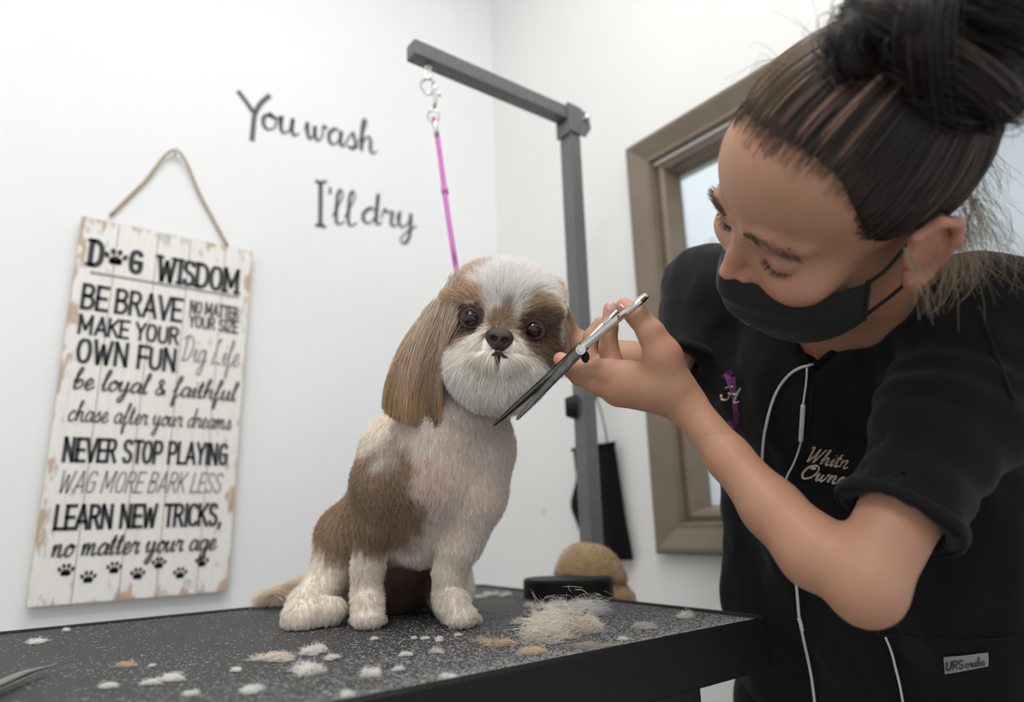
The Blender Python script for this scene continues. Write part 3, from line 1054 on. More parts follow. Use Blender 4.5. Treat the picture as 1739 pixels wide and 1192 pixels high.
wl = thing('wall_lettering', tuple(on_plane(520, 220, 1, YB - 0.001)), 'grey brush script lettering You wash on the white wall', 'lettering')
wall_word('word', 'Y', ((404, 217), (466, 222), 30, 30), wl, 0.011, 0.5)
wall_word('word', 'ou', ((443, 217), (508, 232), 27, 29), wl, 0.0095, 0.5)
wall_word('word', 'wash', ((518, 234), (640, 262), 27, 27), wl, 0.0095, 0.5)
wl = thing('wall_lettering', tuple(on_plane(620, 350, 1, YB - 0.001)), "grey brush script lettering I'll dry on the white wall", 'lettering')
wall_word('word', "I", ((534, 382), (555, 384), 37, 37), wl, 0.0105, 0.3)
wall_word('word', "'", ((558, 384), (566, 385), 34, 34), wl, 0.007, 0.0)
wall_word('word', "ll", ((565, 379), (606, 384), 29, 29), wl, 0.0085, 0.5)
wall_word('word', 'dry', ((613, 377), (708, 390), 26, 26), wl, 0.0095, 0.5)

# ================================================================== the dog wisdom sign
c_tl, c_tr, c_br, c_bl = (on_plane(x, y, 1, YB - 0.02) for x, y in ((137, 362), (430, 431), (385, 1006), (47, 1029)))
SX0, SX1 = (c_tl[0] + c_bl[0]) / 2, (c_tr[0] + c_br[0]) / 2
SZ0, SZ1 = (c_bl[2] + c_br[2]) / 2, (c_tl[2] + c_tr[2]) / 2
M_plank = mat('whitewashed_plank', (0.80, 0.785, 0.74), 0.6)
_nt = M_plank.node_tree
_b = _nt.nodes['Principled BSDF']
_tc = _nt.nodes.new('ShaderNodeNewGeometry')


def _nz(scale, vec=(1, 1, 1), det=4):
    m = _nt.nodes.new('ShaderNodeMapping')
    m.inputs['Scale'].default_value = vec
    n = _nt.nodes.new('ShaderNodeTexNoise')
    n.inputs['Scale'].default_value = scale
    n.inputs['Detail'].default_value = det
    _nt.links.new(_tc.outputs['Position'], m.inputs['Vector'])
    _nt.links.new(m.outputs['Vector'], n.inputs['Vector'])
    return n.outputs['Fac']


def _ramp(sock, lo, hi, to=1.0):
    m = _nt.nodes.new('ShaderNodeMapRange')
    m.inputs['From Min'].default_value, m.inputs['From Max'].default_value = lo, hi
    m.inputs['To Max'].default_value = to
    _nt.links.new(sock, m.inputs['Value'])
    return m.outputs['Result']


def _blend(fac, a, b):
    m = _nt.nodes.new('ShaderNodeMix')
    m.data_type = 'RGBA'
    _nt.links.new(fac, m.inputs['Factor'])
    for s, v in (('A', a), ('B', b)):
        if isinstance(v, tuple):
            m.inputs[s].default_value = (*v, 1)
        else:
            _nt.links.new(v, m.inputs[s])
    return m.outputs['Result']


def _math(op, a, b):
    m = _nt.nodes.new('ShaderNodeMath')
    m.operation = op
    for i, v in enumerate((a, b)):
        if isinstance(v, (int, float)):
            m.inputs[i].default_value = v
        else:
            _nt.links.new(v, m.inputs[i])
    return m.outputs[0]


grain = _ramp(_nz(30, (5, 1, 0.35)), 0.5, 0.75, 0.35)
colr = _blend(grain, (0.82, 0.80, 0.75), (0.66, 0.56, 0.42))
sep = _nt.nodes.new('ShaderNodeSeparateXYZ')
_nt.links.new(_tc.outputs['Position'], sep.inputs[0])
ex = _math('MINIMUM', _math('SUBTRACT', sep.outputs['X'], SX0), _math('SUBTRACT', SX1, sep.outputs['X']))
ez = _math('MINIMUM', _math('SUBTRACT', sep.outputs['Z'], SZ0), _math('SUBTRACT', SZ1, sep.outputs['Z']))
edge = _math('MINIMUM', ex, ez)
wear = _math('SUBTRACT', _nz(38, (1.6, 1, 0.5), 6), _math('MULTIPLY', edge, 8.0))
colr = _blend(_ramp(wear, 0.47, 0.56, 0.75), colr, (0.42, 0.25, 0.12))
wear2 = _math('SUBTRACT', _nz(60, (1.2, 1, 0.5), 3), _math('MULTIPLY', edge, 1.2))
colr = _blend(_ramp(wear2, 0.58, 0.64, 0.5), colr, (0.35, 0.33, 0.36))
_nt.links.new(colr, _b.inputs['Base Color'])
M_side = mat('sign_side_wood', (0.40, 0.32, 0.23), 0.7, var=0.2, vscale=40)
sign = thing('wall_sign', ((SX0 + SX1) / 2, YB - 0.01, SZ0), 'whitewashed plank sign of dog sayings hanging by a rope on the wall', 'sign')
npl = 5
wts = np.array([1.0, 1.12, 0.95, 1.1, 0.9])
edges = SX0 + (SX1 - SX0) * np.concatenate([[0], np.cumsum(wts) / wts.sum()])
for i in range(npl):
    bm = bmesh.new()
    add_box(bm, (edges[i] + 0.0002, YB - 0.020 - (0.0004 if i % 2 else 0), SZ0), (edges[i + 1] - 0.0002, YB - 0.009, SZ1))
    o = bm_obj('plank', bm, M_plank, sign, bevel=0.0005, seg=1)
    o.data.materials.append(M_side)
    for p in o.data.polygons:
        if abs(p.normal.y) < 0.9:
            p.material_index = 1
box_obj('backing_board', (SX0 + 0.003, YB - 0.009, SZ0 + 0.003), (SX1 - 0.003, YB - 0.001, SZ1 - 0.003), M_side, sign)
M_rope = mat('jute_rope', (0.45, 0.36, 0.24), 0.9, bump=0.8, bscale=500, var=0.2, vscale=150)
YS = YB - 0.0215
nail = on_plane(299, 256, 1, YB - 0.012)
tube('rope', [on_plane(187, 366, 1, YB - 0.006), on_plane(243, 311, 1, YB - 0.006), (nail[0], nail[1], nail[2] + 0.002), on_plane(342, 335, 1, YB - 0.006), on_plane(387, 418, 1, YB - 0.006)], 0.0028, M_rope, sign, 8, 6)
bm = bmesh.new()
add_cyl(bm, (nail[0], YB + 0.002, nail[2] - 0.003), (nail[0], YB - 0.018, nail[2] - 0.002), 0.002, seg=10)
add_cyl(bm, (nail[0], YB - 0.018, nail[2] - 0.002), (nail[0], YB - 0.020, nail[2] - 0.002), 0.005, seg=14)
nl = bm_obj('wall_nail', bm, mat('nail_steel', (0.35, 0.33, 0.3), 0.4, 0.9))
tag(nl, 'small steel nail at the top of the sign rope', 'nail')
M_ink = mat('black_print', (0.035, 0.035, 0.038), 0.7)
M_ink2 = mat('grey_print', (0.30, 0.29, 0.28), 0.7)
M_ink3 = mat('dark_grey_print', (0.11, 0.105, 0.10), 0.7)
SW, SH = SX1 - SX0, SZ1 - SZ0


def sframe(p):
    return np.stack([SX0 + p[:, 0] * SW, np.full(len(p), YS), SZ0 + p[:, 1] * SH], 1)


def sfr_m(p):      # p already in metres from the sign's lower left corner
    return np.stack([SX0 + p[:, 0], np.full(len(p), YS), SZ0 + p[:, 1]], 1)


def uv(x, y):
    q = on_plane(x, y, 1, YS)
    return np.array([q[0] - SX0, q[2] - SZ0])


def sline(s, font, a, b, top, width, m, brush=0.0, shear=0.0, xh=1.0):
    """a, b: pixels of the baseline ends; top: pixel of the letter top above a"""
    pa, pb, pt_ = uv(*a), uv(*b), uv(*top)
    y0 = (pa[1] + pb[1]) / 2
    hgt = (pt_[1] - pa[1]) / xh
    lettering('lettering', s, font, (pa[0], y0, pb[0], y0 + hgt), sfr_m, width, m, sign, brush, shear)


# title with slab serifs
def slab(s, a, b, top, width):
    pa, pb, pt_ = uv(*a), uv(*b), uv(*top)
    y0, hgt = (pa[1] + pb[1]) / 2, pt_[1] - pa[1]
    st, w = text_strokes(s, CAPS)
    extra = []
    for pts, sm in st:
        for p, q in ((pts[0], pts[1]), (pts[-1], pts[-2])):
            if not sm and abs(p[1] - q[1]) > 0.3 and (p[1] < 0.05 or p[1] > 0.95):
                extra.append((np.array([(p[0] - .14, p[1]), (p[0] + .14, p[1])]), False))
    mp = lambda p: np.stack([pa[0] + p[:, 0] / w * (pb[0] - pa[0]), y0 + p[:, 1] * hgt], 1)
    v1, f1 = ribbon_mesh(st, width, 0, mp)
    v2, f2 = ribbon_mesh(extra, width * 0.55, 0, mp) if extra else (np.zeros((0, 2)), [])
    v, f = join_arrays([(v1, f1), (v2, f2)]) if extra else (v1, f1)
    mesh_np('lettering', sfr_m(v), f, sign, M_ink, smooth=False)


def disc(c, rx, rz, rot=0.0, n=14):
    a = np.linspace(0, 2 * np.pi, n, endpoint=False)
    x, z = rx * np.cos(a), rz * np.sin(a)
    return np.stack([c[0] + x * math.cos(rot) - z * math.sin(rot), c[1] + x * math.sin(rot) + z * math.cos(rot)], 1), [tuple(range(n))]


def paw(c, s, m):
    parts = [disc((c[0], c[1] - s * .28), s * .5, s * .40)]
    parts.append(disc((c[0] - s * .25, c[1] - s * .42), s * .3, s * .28))
    parts.append(disc((c[0] + s * .25, c[1] - s * .42), s * .3, s * .28))
    for dx, dz, r in ((-.72, .12, .35), (-.27, .52, .2), (.27, .52, -.2), (.72, .12, -.35)):
        parts.append(disc((c[0] + dx * s, c[1] + dz * s), s * .2, s * .3, r))
    v, f = join_arrays(parts)
    mesh_np('paw_print', sfr_m(v), f, sign, m, smooth=False)


slab('D', (152, 449), (177, 452), (152, 408), 0.0085)
paw(uv(197, 437), 0.020, M_ink)
slab('G', (221, 460), (244, 465), (221, 425), 0.0085)
slab('WISDOM', (268, 473), (410, 499), (264, 433), 0.0075)
pa, pb = uv(155, 462), uv(404, 513)
v, f = ribbon_mesh([(np.array([(pa[0], pa[1]), (pb[0], pa[1])]), False)], 0.004)
mesh_np('print_rule', sfr_m(v), f, sign, M_ink2, smooth=False)
sline('BE BRAVE', CAPS, (139, 519), (310, 548), (143, 480), 0.0060, M_ink)
sline('NO MATTER', CAPS, (323, 531), (406, 542), (324, 511), 0.0036, M_ink3)
sline('YOUR SIZE', CAPS, (321, 553), (405, 566), (322, 534), 0.0036, M_ink3)
sline('MAKE YOUR', CAPS, (134, 563), (306, 586), (137, 534), 0.0048, M_ink)
sline('OWN FUN', CAPS, (131, 611), (303, 632), (133, 573), 0.0060, M_ink)
sline('Dig Life', CURS, (306, 612), (405, 622), (308, 590), 0.0030, M_ink2, 0.2, 0.15)
sline('be loyal & faithful', CURS, (122, 659), (400, 680), (124, 641), 0.0046, M_ink3, 0.35, 0.15)
sline('chase after your dreams', CURS, (113, 715), (392, 728), (114, 697), 0.0030, M_ink3, 0.2, 0.15)
sline('NEVER STOP PLAYING', CAPS, (108, 780), (388, 790), (111, 742), 0.0054, M_ink)
sline('WAG MORE BARK LESS', CAPS, (98, 833), (376, 838), (101, 797), 0.0028, M_ink2, 0, 0.22)
sline('LEARN NEW TRICKS,', CAPS, (93, 895), (378, 893), (97, 856), 0.0056, M_ink)
sline('no matter your age', CURS, (86, 942), (366, 936), (88, 922), 0.0046, M_ink3, 0.35, 0.15)
for x, y in ((112, 968), (150, 980), (194, 964), (234, 974), (270, 956), (306, 973), (343, 953)):
    paw(uv(x, y), 0.0125, M_ink)

# ================================================================== the dog
HD = 0.735


def hp(x, y, z=0.0):
    """point of the dog's head: pixel and millimetre depth towards the camera"""
    return P(x, y, HD - z)


def G(x, y, h):
    return on_plane(x, y, 2, TZ + h)


_ra = math.radians(9)
hx = _r * math.cos(_ra) - _u * math.sin(_ra)
hy = _r * math.sin(_ra) + _u * math.cos(_ra)
hz = -_f
RH = np.stack([hx, hy, hz], 1)
dog = thing('dog', tuple(G(640, 1040, 0)), 'tan and white Shih Tzu dog sitting on the black table, freshly clipped', 'dog')

B = Body()
# trunk
B.ball(P(655, 962, .890), (.072, .072, .068), k=.02)
B.limb([P(650, 945, .875), P(690, 850, .825), P(745, 765, .78)], [.070, .064, .062], k=.025)
B.limb([P(752, 770, .772), P(764, 728, .760)], [.063, .060], k=.02)
B.limb([P(718, 892, .785), P(742, 800, .757)], [.044, .056], k=.02)
B.limb([P(768, 724, .764), P(815, 640, .765)], [.055, .040], k=.012)
# shoulders and front legs
fl, fr_ = G(625, 1049, .012), G(783, 1047, .012)
B.limb([P(672, 765, .775), P(652, 820, .762), P(637, 890, .758)], [.042, .034, .0235], k=.015)
B.limb([P(637, 890, .758), P(625, 960, .758), P(623, 1010, .757), fl + np.array([.002, .006, .012])], [.0205, .0170, .0160, .0165], k=.005)
B.limb([P(818, 765, .758), P(808, 840, .750), P(782, 920, .748)], [.038, .031, .0245], k=.015)
B.limb([P(780, 915, .748), P(765, 970, .750), P(762, 1010, .753), fr_ + np.array([-.004, .008, .012])], [.0215, .0180, .0160, .0165], k=.005)
for c, xs, yy in ((fl, (603, 618, 633, 647), 1054), (fr_, (759, 775, 792, 808), 1052)):
    B.ball(c, (.018, .018, .012), k=.005)
    for i, x in enumerate(xs):
        B.ball(G(x, yy + (3 if i in (1, 2) else -2), .0075), .0070, k=.0025)
# hind legs
hl = G(512, 1048, .013)
B.limb([P(630, 905, .85), P(598, 915, .835)], [.056, .046], k=.02)
B.limb([P(598, 920, .835), P(572, 955, .815), P(545, 1000, .790), hl + np.array([.006, .012, .012])], [.042, .029, .0200, .0175], k=.006)
B.limb([hl, G(536, 1043, .014), G(562, 1036, .018)], [.018, .017, .016], k=.005)
B.ball(hl, (.020, .020, .016), k=.006)
for i, x in enumerate((489, 502, 516, 529)):
    B.ball(G(x, 1056 if i in (1, 2) else 1052, .009), .0085, k=.003)
hr2 = G(768, 1031, .016)
B.limb([P(745, 950, .88), P(760, 1000, .87), hr2], [.045, .03, .018], k=.015)
# tail
B.limb([P(590, 1010, .90), P(530, 1008, .925), P(478, 1020, .93)], [.024, .015, .009], k=.02)
# head
B.ball(hp(856, 543), (.060, .050, .056), RH, k=.02)
B.ball(hp(850, 592, .008), (.061, .042, .047), RH, k=.02)
B.ball(hp(840, 622, .032), (.050, .034, .036), RH, k=.014)
B.ball(hp(812, 620, .045), (.024, .026, .024), RH, k=.012)
B.ball(hp(873, 627, .045), (.024, .026, .024), RH, k=.012)
B.ball(hp(848, 590, .058), (.021, .016, .020), RH, k=.010)
B.ball(hp(843, 650, .034), (.036, .018, .028), RH, k=.012)
B.ball(hp(797, 512, .040), (.024, .012, .012), RH, k=.010)
B.ball(hp(908, 530, .038), (.024, .012, .012), RH, k=.010)
B.ball(hp(800, 541, .060), .0135, k=.006, sub=True)
B.ball(hp(906, 560, .058), .0135, k=.006, sub=True)
# ears
earA = [hp(768, 492, .002), hp(738, 545, .006), hp(720, 605, .008), hp(712, 645, .008)]
B.limb(earA, [.012, .020, .025, .022], k=.012, flat=(_f * 0.8 + _r * 0.6, 0.38))
earB = [hp(935, 505, -.015), hp(944, 555, -.03), hp(942, 585, -.035)]
B.limb(earB, [.012, .012, .010], k=.012, flat=(_r, 0.5))
dV, dF = B.mesh(0.0034, clip=lambda p: TZ + .0008 - p[:, 2], relax=2)
dN = normals_of(dV, dF)

CREAM = np.array([.84, .77, .68])
WHITE = np.array([.91, .88, .84])
TAN = np.array([.46, .345, .235])
BROWN = np.array([.30, .215, .14])
DARK = np.array([.13, .088, .062])
patches = [
    # trunk and legs
    (P(755, 790, .70), .10, .06, np.array([.79, .71, .635])),
    (P(728, 808, .70), .024, .024, np.array([.76, .62, .55])),
    (P(640, 860, .735), .056, .020, BROWN * 1.12),
    (P(655, 800, .725), .036, .02, BROWN * 1.25),
    (P(600, 860, .81), .066, .022, BROWN * 1.25),
    (P(625, 800, .80), .050, .022, BROWN * 1.3),
    (P(560, 860, .90), .060, .02, BROWN * 1.3),
    (P(652, 735, .76), .030, .018, CREAM * 1.02),
    (P(640, 770, .715), .022, .016, CREAM * .82),
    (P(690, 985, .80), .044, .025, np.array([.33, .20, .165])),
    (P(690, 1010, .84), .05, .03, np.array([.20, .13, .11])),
    # head
    (hp(880, 455, .0), .05, .02, WHITE),
    (hp(868, 488, .045), .038, .018, WHITE),
    (hp(842, 630, .05), .06, .012, np.array([.91, .865, .79])),
    (hp(845, 690, .03), .03, .02, CREAM * .93),
    (hp(775, 480, .0), .045, .018, TAN * 1.3),
    (hp(770, 560, -.01), .040, .015, TAN * .9),
    (hp(765, 590, .0), .030, .012, BROWN * 1.2),
    (hp(955, 520, -.02), .045, .018, TAN * 1.55),
    (hp(950, 610, -.02), .042, .016, TAN * 1.35),
    (hp(925, 600, .02), .020, .010, BROWN * 1.1),
    (hp(905, 655, .015), .016, .010, TAN * .8),
    (hp(780, 548, .045), .021, .010, BROWN * 1.15),
    (hp(795, 516, .050), .020, .011, TAN * 1.4),
    (hp(910, 531, .050), .019, .011, TAN * 1.15),
    (hp(910, 563, .045), .026, .009, BROWN * .85),
    (hp(918, 585, .040), .018, .009, BROWN * .8),
    (hp(852, 543, .060), .013, .010, TAN * 1.05),
    (hp(862, 522, .058), .008, .010, TAN * .9),
    (hp(848, 566, .070), .014, .006, TAN * .95),
    (hp(800, 541, .050), .0165, .004, DARK),
    (hp(906, 560, .048), .0165, .004, DARK * .9),
    (hp(845, 603, .078), .006, .005, DARK * 2.2),
    (hp(830, 612, .076), .006, .006, DARK * 2.6),
    (hp(862, 615, .076), .006, .006, DARK * 2.6),
]
head_c = hp(850, 580, .0)
ear_axis0, ear_axis1 = earA[0], earA[3]


def seg_dist(p, pts):
    d = np.full(len(p), 9.0)
    for a, b in zip(pts[:-1], pts[1:]):
        ab = b - a
        t = np.clip(((p - a) @ ab) / (ab @ ab), 0, 1)
        d = np.minimum(d, np.linalg.norm(p - a - t[:, None] * ab, axis=1))
    return d


def pix(p):
    q = p - CAM
    d = q @ _f
    return 869.5 + FPX * (q @ _r) / d, 596 - FPX * (q @ _u) / d


def is_ear(p):
    return (seg_dist(p, earA) < .036) & (((p - hp(757, 600, 0)) @ _r) < 0.0 + 0.25 * ((p - hp(757, 600, 0)) @ _u)) & ((p - head_c) @ _u < .075)


def dog_color(p):
    n = vnoise(p, 130) * .5 + vnoise(p, 45) * .6
    c = np.tile(CREAM, (len(p), 1))
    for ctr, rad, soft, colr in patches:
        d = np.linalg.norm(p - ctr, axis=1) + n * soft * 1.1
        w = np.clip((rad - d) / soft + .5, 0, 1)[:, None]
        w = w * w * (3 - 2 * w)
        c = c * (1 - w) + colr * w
    e = is_ear(p)
    t = np.clip(((p - earA[0]) @ unit(earA[3] - earA[0])) / np.linalg.norm(earA[3] - earA[0]), 0, 1)[:, None]
    ce = np.array([.44, .33, .235]) * (1 - t) + np.array([.36, .225, .12]) * t
    c[e] = ce[e]
    return c


M_dogskin = mat('dog_skin', (.6, .5, .4), 0.8, attr='tint')
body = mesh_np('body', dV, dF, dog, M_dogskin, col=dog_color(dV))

# ---- claws
M_claw = mat('dog_claw', (.12, .085, .06), .4)
for xs, yy in (((603, 618, 633, 647), 1062), ((759, 775, 792, 808), 1060), ((489, 502, 516, 529), 1062)):
    for i, x in enumerate(xs):
        c = G(x, yy + (2 if i in (1, 2) else -3), .0035)
        bm = bmesh.new()
        add_cyl(bm, c + np.array([0, 0, .001]) + _f * .003, c - _f * .0045 - np.array([0, 0, .0015]), .0017, .0004, 8)
        bm_obj('claw', bm, M_claw, dog, smooth=True)

# ---- eyes, lids, nose
M_eye = mat('dog_eye', (.05, .03, .02), 0.05, attr='tint', spec=0.6)
M_lid = mat('dog_eyelid', (.045, .022, .018), 0.35)
for ex, ey, ez, gaze in ((800, 541, .0455, (-.02, .02, 1)), (906, 560, .0435, (.02, .0, 1))):
    c = hp(ex, ey, ez)
    bm = bmesh.new()
    bmesh.ops.create_uvsphere(bm, u_segments=40, v_segments=28, radius=.0110)
    me = bpy.data.meshes.new('eye')
    bm.to_mesh(me)
    bm.free()
    vv = np.array([v.co for v in me.vertices])
    g = unit(hx * gaze[0] + hy * gaze[1] + hz * gaze[2])
    a = np.degrees(np.arccos(np.clip(unit(vv) @ g, -1, 1)))
    cc_ = np.where((a < 38)[:, None], np.array([.004, .004, .005]), np.where((a < 52)[:, None], np.array([.034, .016, .009]), np.array([.20, .11, .10])))
    vv2 = vv * (1 + .05 * np.exp(-(a / 35) ** 2))[:, None] + c
    for v, q in zip(me.vertices, vv2):
        v.co = q
    at = me.color_attributes.new('tint', 'FLOAT_COLOR', 'POINT')
    at.data.foreach_set('color', np.concatenate([cc_, np.ones((len(cc_), 1))], 1).astype(np.float32).ravel())
    for p_ in me.polygons:
        p_.use_smooth = True
    eo = link('eye', me, dog, M_eye)
    ring = []
    for k in range(24):
        th_ = 2 * math.pi * k / 24
        ring.append(c + hx * .0114 * math.cos(th_) + hy * .0096 * math.sin(th_) + hz * (.0048 - .0026 * math.cos(th_) ** 2))
    v, f = tube_arrays(np.array(ring), .0019, 8, True)
    mesh_np('eyelid', v, f, eo, M_lid)
NB = Body()
NB.ball(hp(848, 573, .078), (.0145, .0100, .0095), RH, k=.004)
NB.ball(hp(848, 582, .077), (.0085, .0085, .0085), RH, k=.006)
for s in (-1, 1):
    NB.ball(hp(848 + 10 * s, 577 + 1.7 * s, .0865), (.0040, .0030, .0050), RH, k=.002, sub=True)
NB.limb([hp(848, 570, .090), hp(847, 592, .088)], [.0007, .0007], k=.002, sub=True)
nV, nF = NB.mesh(.0009, relax=1)
M_nose = mat('dog_nose', (.040, .024, .019), 0.42, bump=.6, bscale=900)
mesh_np('nose', nV, nF, dog, M_nose)

tube('mouth', [hp(820, 613, .074), hp(834, 606, .0835), hp(846, 597, .0870), hp(859, 608, .0835), hp(876, 617, .074)], .0017, M_lid, dog, 8)

# ---- short coat
nose_p = hp(848, 580, .03)


def fur_flow(p, n):
    down = np.array([0, 0, -1.0])
    fl_ = np.tile(down + hz * .15, (len(p), 1))
    hd = np.linalg.norm(p - head_c, axis=1) < .098
    e = is_ear(p)
    hm = hd & ~e & ((p - hp(830, 690, 0)) @ _u > -.005)
    rad = p - nose_p
    rad = rad - (rad @ hz)[:, None] * hz * .6
    fl_[hm] = unit(rad[hm]) + down * .35
    # the tail
    tl = seg_dist(p, [P(560, 1010, .90), P(478, 1020, .93)]) < .03
    fl_[tl] = -_r * 1.0 + np.array([0, 0, -.35])
    fl_ = fl_ - (fl_ * n).sum(1)[:, None] * n * .85
    return unit(fl_), hm, e, tl


def face_len(p):
    L = np.full(len(p), .0086)
    def zone(c, r, v, s=.006):
        d = np.linalg.norm(p - c, axis=1)
        w = np.clip((r - d) / s + .5, 0, 1)
        L[:] = L * (1 - w) + v * w
    zone(hp(850, 590, 0), .10, .013, .02)
    zone(hp(870, 465, .02), .055, .024, .02)
    zone(hp(842, 636, .04), .058, .017, .01)
    zone(hp(797, 514, .05), .02, .017)
    zone(hp(908, 531, .05), .02, .017)
    zone(hp(852, 545, .06), .02, .008)
    zone(hp(848, 580, .08), .021, .0065)
    zone(hp(800, 541, .05), .0175, .0035, .003)
    zone(hp(906, 560, .048), .0175, .0035, .003)
    return L


def dens(p):
    w = np.ones(len(p))
    w[np.linalg.norm(p - head_c, axis=1) < .1] = 2.4
    w[((p - P(700, 850, .84)) @ _f) > .06] = .3
    w[(p[:, 2] < TZ + .004)] = 0
    return w


rt, nm = sample_surface(dV, dF, 300000, dens)
fl_, hm, er, tl = fur_flow(rt, nm)
L = face_len(rt) * (.65 + .6 * rng.random(len(rt)))
keep = np.ones(len(rt), bool)
for ex, ey, ez in ((800, 541, .0455), (906, 560, .0435)):
    q = rt - hp(ex, ey, ez)
    keep &= ~((np.abs(q @ hx) < .0100) & (np.abs(q @ hy) < .0080) & (q @ hz > -.012))
q = rt - hp(848, 573, .08)
keep &= ~((np.abs(q @ hx) < .016) & (np.abs(q @ hy) < .0105) & (q @ hz > -.015))
keep &= ~er & ~tl
low = rt[:, 2] < TZ + .02
L[low] *= .7
body_m = keep & ~hm
col_all = dog_color(rt)
tone = .80 + .4 * rng.random((len(rt), 1))
m5 = np.linspace(.00026, .00006, 5)
pos = grow(rt[body_m], nm[body_m], fl_[body_m], L[body_m], 5, lift=.48, jit=.36, clump=.40, csize=.0075)
pos[..., 2] = np.maximum(pos[..., 2], TZ + .001)
hair_obj('coat', pos, m5, np.clip(col_all * tone, 0, .92)[body_m], M_hair, dog)
hm2 = keep & hm
topw = np.clip((.060 - np.linalg.norm(rt[hm2] - hp(870, 462, .015), axis=1)) / .02, 0, 1)
pos = grow(rt[hm2], nm[hm2], fl_[hm2], L[hm2], 6, lift=.4 + .3 * topw, jit=.26, droop=.10, clump=.38, csize=.006)
hair_obj('face_fur', pos, np.linspace(.00026, .00006, 6), np.clip(col_all * tone, 0, .95)[hm2], M_hair, dog)


# ---- long hair of the ears: runs from the ear root to a blunt cut hem
def ear_hair(n):
    s, t = rng.random(n), rng.random(n)
    # root on the upper head side and down the flap; strands run to a hem line
    top = np.array([hp(790 + 0 * a, 478, .018) for a in (0,)])[0]
    r0 = np.stack([hp(x, y, z) for x, y, z in zip(778 - 40 * s + rng.normal(0, 4, n), 470 + 62 * s ** .8 + rng.normal(0, 6, n) + 70 * t ** 2 * (rng.random(n) < .55), .012 + .028 * (1 - s) * rng.random(n) + .012)])
    hemx = 752 - 104 * (s * .75 + .25 * rng.random(n)) ** 1.0
    hemy = np.interp(hemx, [646, 665, 690, 720, 740, 755], [690, 704, 714, 724, 722, 708]) + rng.normal(0, 4.5, n)
    hz_ = .004 + .030 * rng.random(n) + .006 * np.sin(hemx / 9)
    tip = np.stack([hp(x, y, z) for x, y, z in zip(hemx, hemy, hz_)])
    m = 9
    tt = np.linspace(0, 1, m)
    # bow outwards: leave the head sideways, then fall
    mid = (r0 + tip) / 2 - _r * (.010 + .012 * s)[:, None] + _u * .016 + hz * .012
    pos = ((1 - tt) ** 2)[None, :, None] * r0[:, None] + (2 * tt * (1 - tt))[None, :, None] * mid[:, None] + (tt ** 2)[None, :, None] * tip[:, None]
    w = rng.normal(0, 1, (n, 3)) * .0016
    pos += np.sin(tt * 4 + rng.random((n, 1)) * 6)[..., None] * w[:, None] * tt[None, :, None]
    key = np.floor(hemx / 7).astype(int) * 7 + np.floor(hz_ / .008).astype(int)
    _, inv = np.unique(key, return_inverse=True)
    cm = np.zeros((inv.max() + 1, m, 3))
    np.add.at(cm, inv, pos)
    cm /= np.bincount(inv)[:, None, None]
    wt = (.35 * tt ** 1.5)[None, :, None]
    pos = pos * (1 - wt) + cm[inv] * wt
    lock = vnoise(np.stack([hemx / 300, hz_ * 4, 0 * hemx], 1), 25) * .55
    g = (.82 + .36 * rng.random(n) + lock)[:, None]
    root_c, tip_c = np.array([.60, .49, .385]), np.array([.47, .285, .135])
    pale = (rng.random(n) < .10)[:, None]
    colr = root_c[None, None] * (1 - tt[None, :, None]) + tip_c[None, None] * tt[None, :, None]
    colr = colr * g[:, None]
    colr = np.where(pale[:, None], np.array([.62, .50, .38]) * (1 - .2 * tt[None, :, None]), colr)
    dk = np.exp(-((hemx - 733) / 9) ** 2)[:, None, None] * (tt ** 2)[None, :, None]
    colr = colr * (1 - .6 * dk)
    return pos, np.clip(colr, .02, .9)


pos, colr = ear_hair(15000)
hair_obj('ear_hair', pos, np.linspace(.00032, .00018, 9), colr, M_hair_gloss, dog)
# wisps of the far ear, held back
n = 500
s = rng.random(n)
r0 = np.stack([hp(x, y, z) for x, y, z in zip(925 + 20 * s, 478 + 40 * s, -.005 + .02 * rng.random(n))])
tip = np.stack([hp(x, y, z) for x, y, z in zip(948 + 12 * s + rng.normal(0, 4, n), 585 + 60 * rng.random(n), -.02 + .03 * rng.random(n))])
tip[:60] = np.stack([hp(x, y, -.01) for x, y in zip(968 + rng.normal(0, 4, 60), 548 + rng.normal(0, 6, 60))])
tt = np.linspace(0, 1, 7)
mid = (r0 + tip) / 2 + _r * .012
pos = ((1 - tt) ** 2)[None, :, None] * r0[:, None] + (2 * tt * (1 - tt))[None, :, None] * mid[:, None] + (tt ** 2)[None, :, None] * tip[:, None]
hair_obj('ear_hair', pos, np.linspace(.0004, .0001, 7), np.array([.55, .44, .33]) * (.8 + .4 * rng.random((n, 1))), M_hair, dog)
# tail plume
n = 3500
s = rng.random(n)
base = P(575, 1000, .90)[None] * (1 - s[:, None]) + P(490, 1012, .93)[None] * s[:, None] + rng.normal(0, .006, (n, 3))
tip = np.stack([P(x, y, z) for x, y, z in zip(525 - 95 * s + rng.normal(0, 5, n), 972 + 44 * s ** 1.2 + (60 - 40 * s) * rng.random(n) ** .8, .915 + .03 * rng.random(n))])
tip[:, 2] = np.maximum(tip[:, 2], TZ + .002)
base[:, 2] = np.maximum(base[:, 2], TZ + .006)
mid = (base + tip) / 2 + np.array([0, 0, .016])
pos = ((1 - tt) ** 2)[None, :, None] * base[:, None] + (2 * tt * (1 - tt))[None, :, None] * mid[:, None] + (tt ** 2)[None, :, None] * tip[:, None]
pos[..., 2] = np.maximum(pos[..., 2], TZ + .001)
hair_obj('tail_plume', pos, np.linspace(.0004, .0001, 7), np.array([.80, .68, .53]) * (.8 + .35 * rng.random((n, 1))), M_hair, dog)
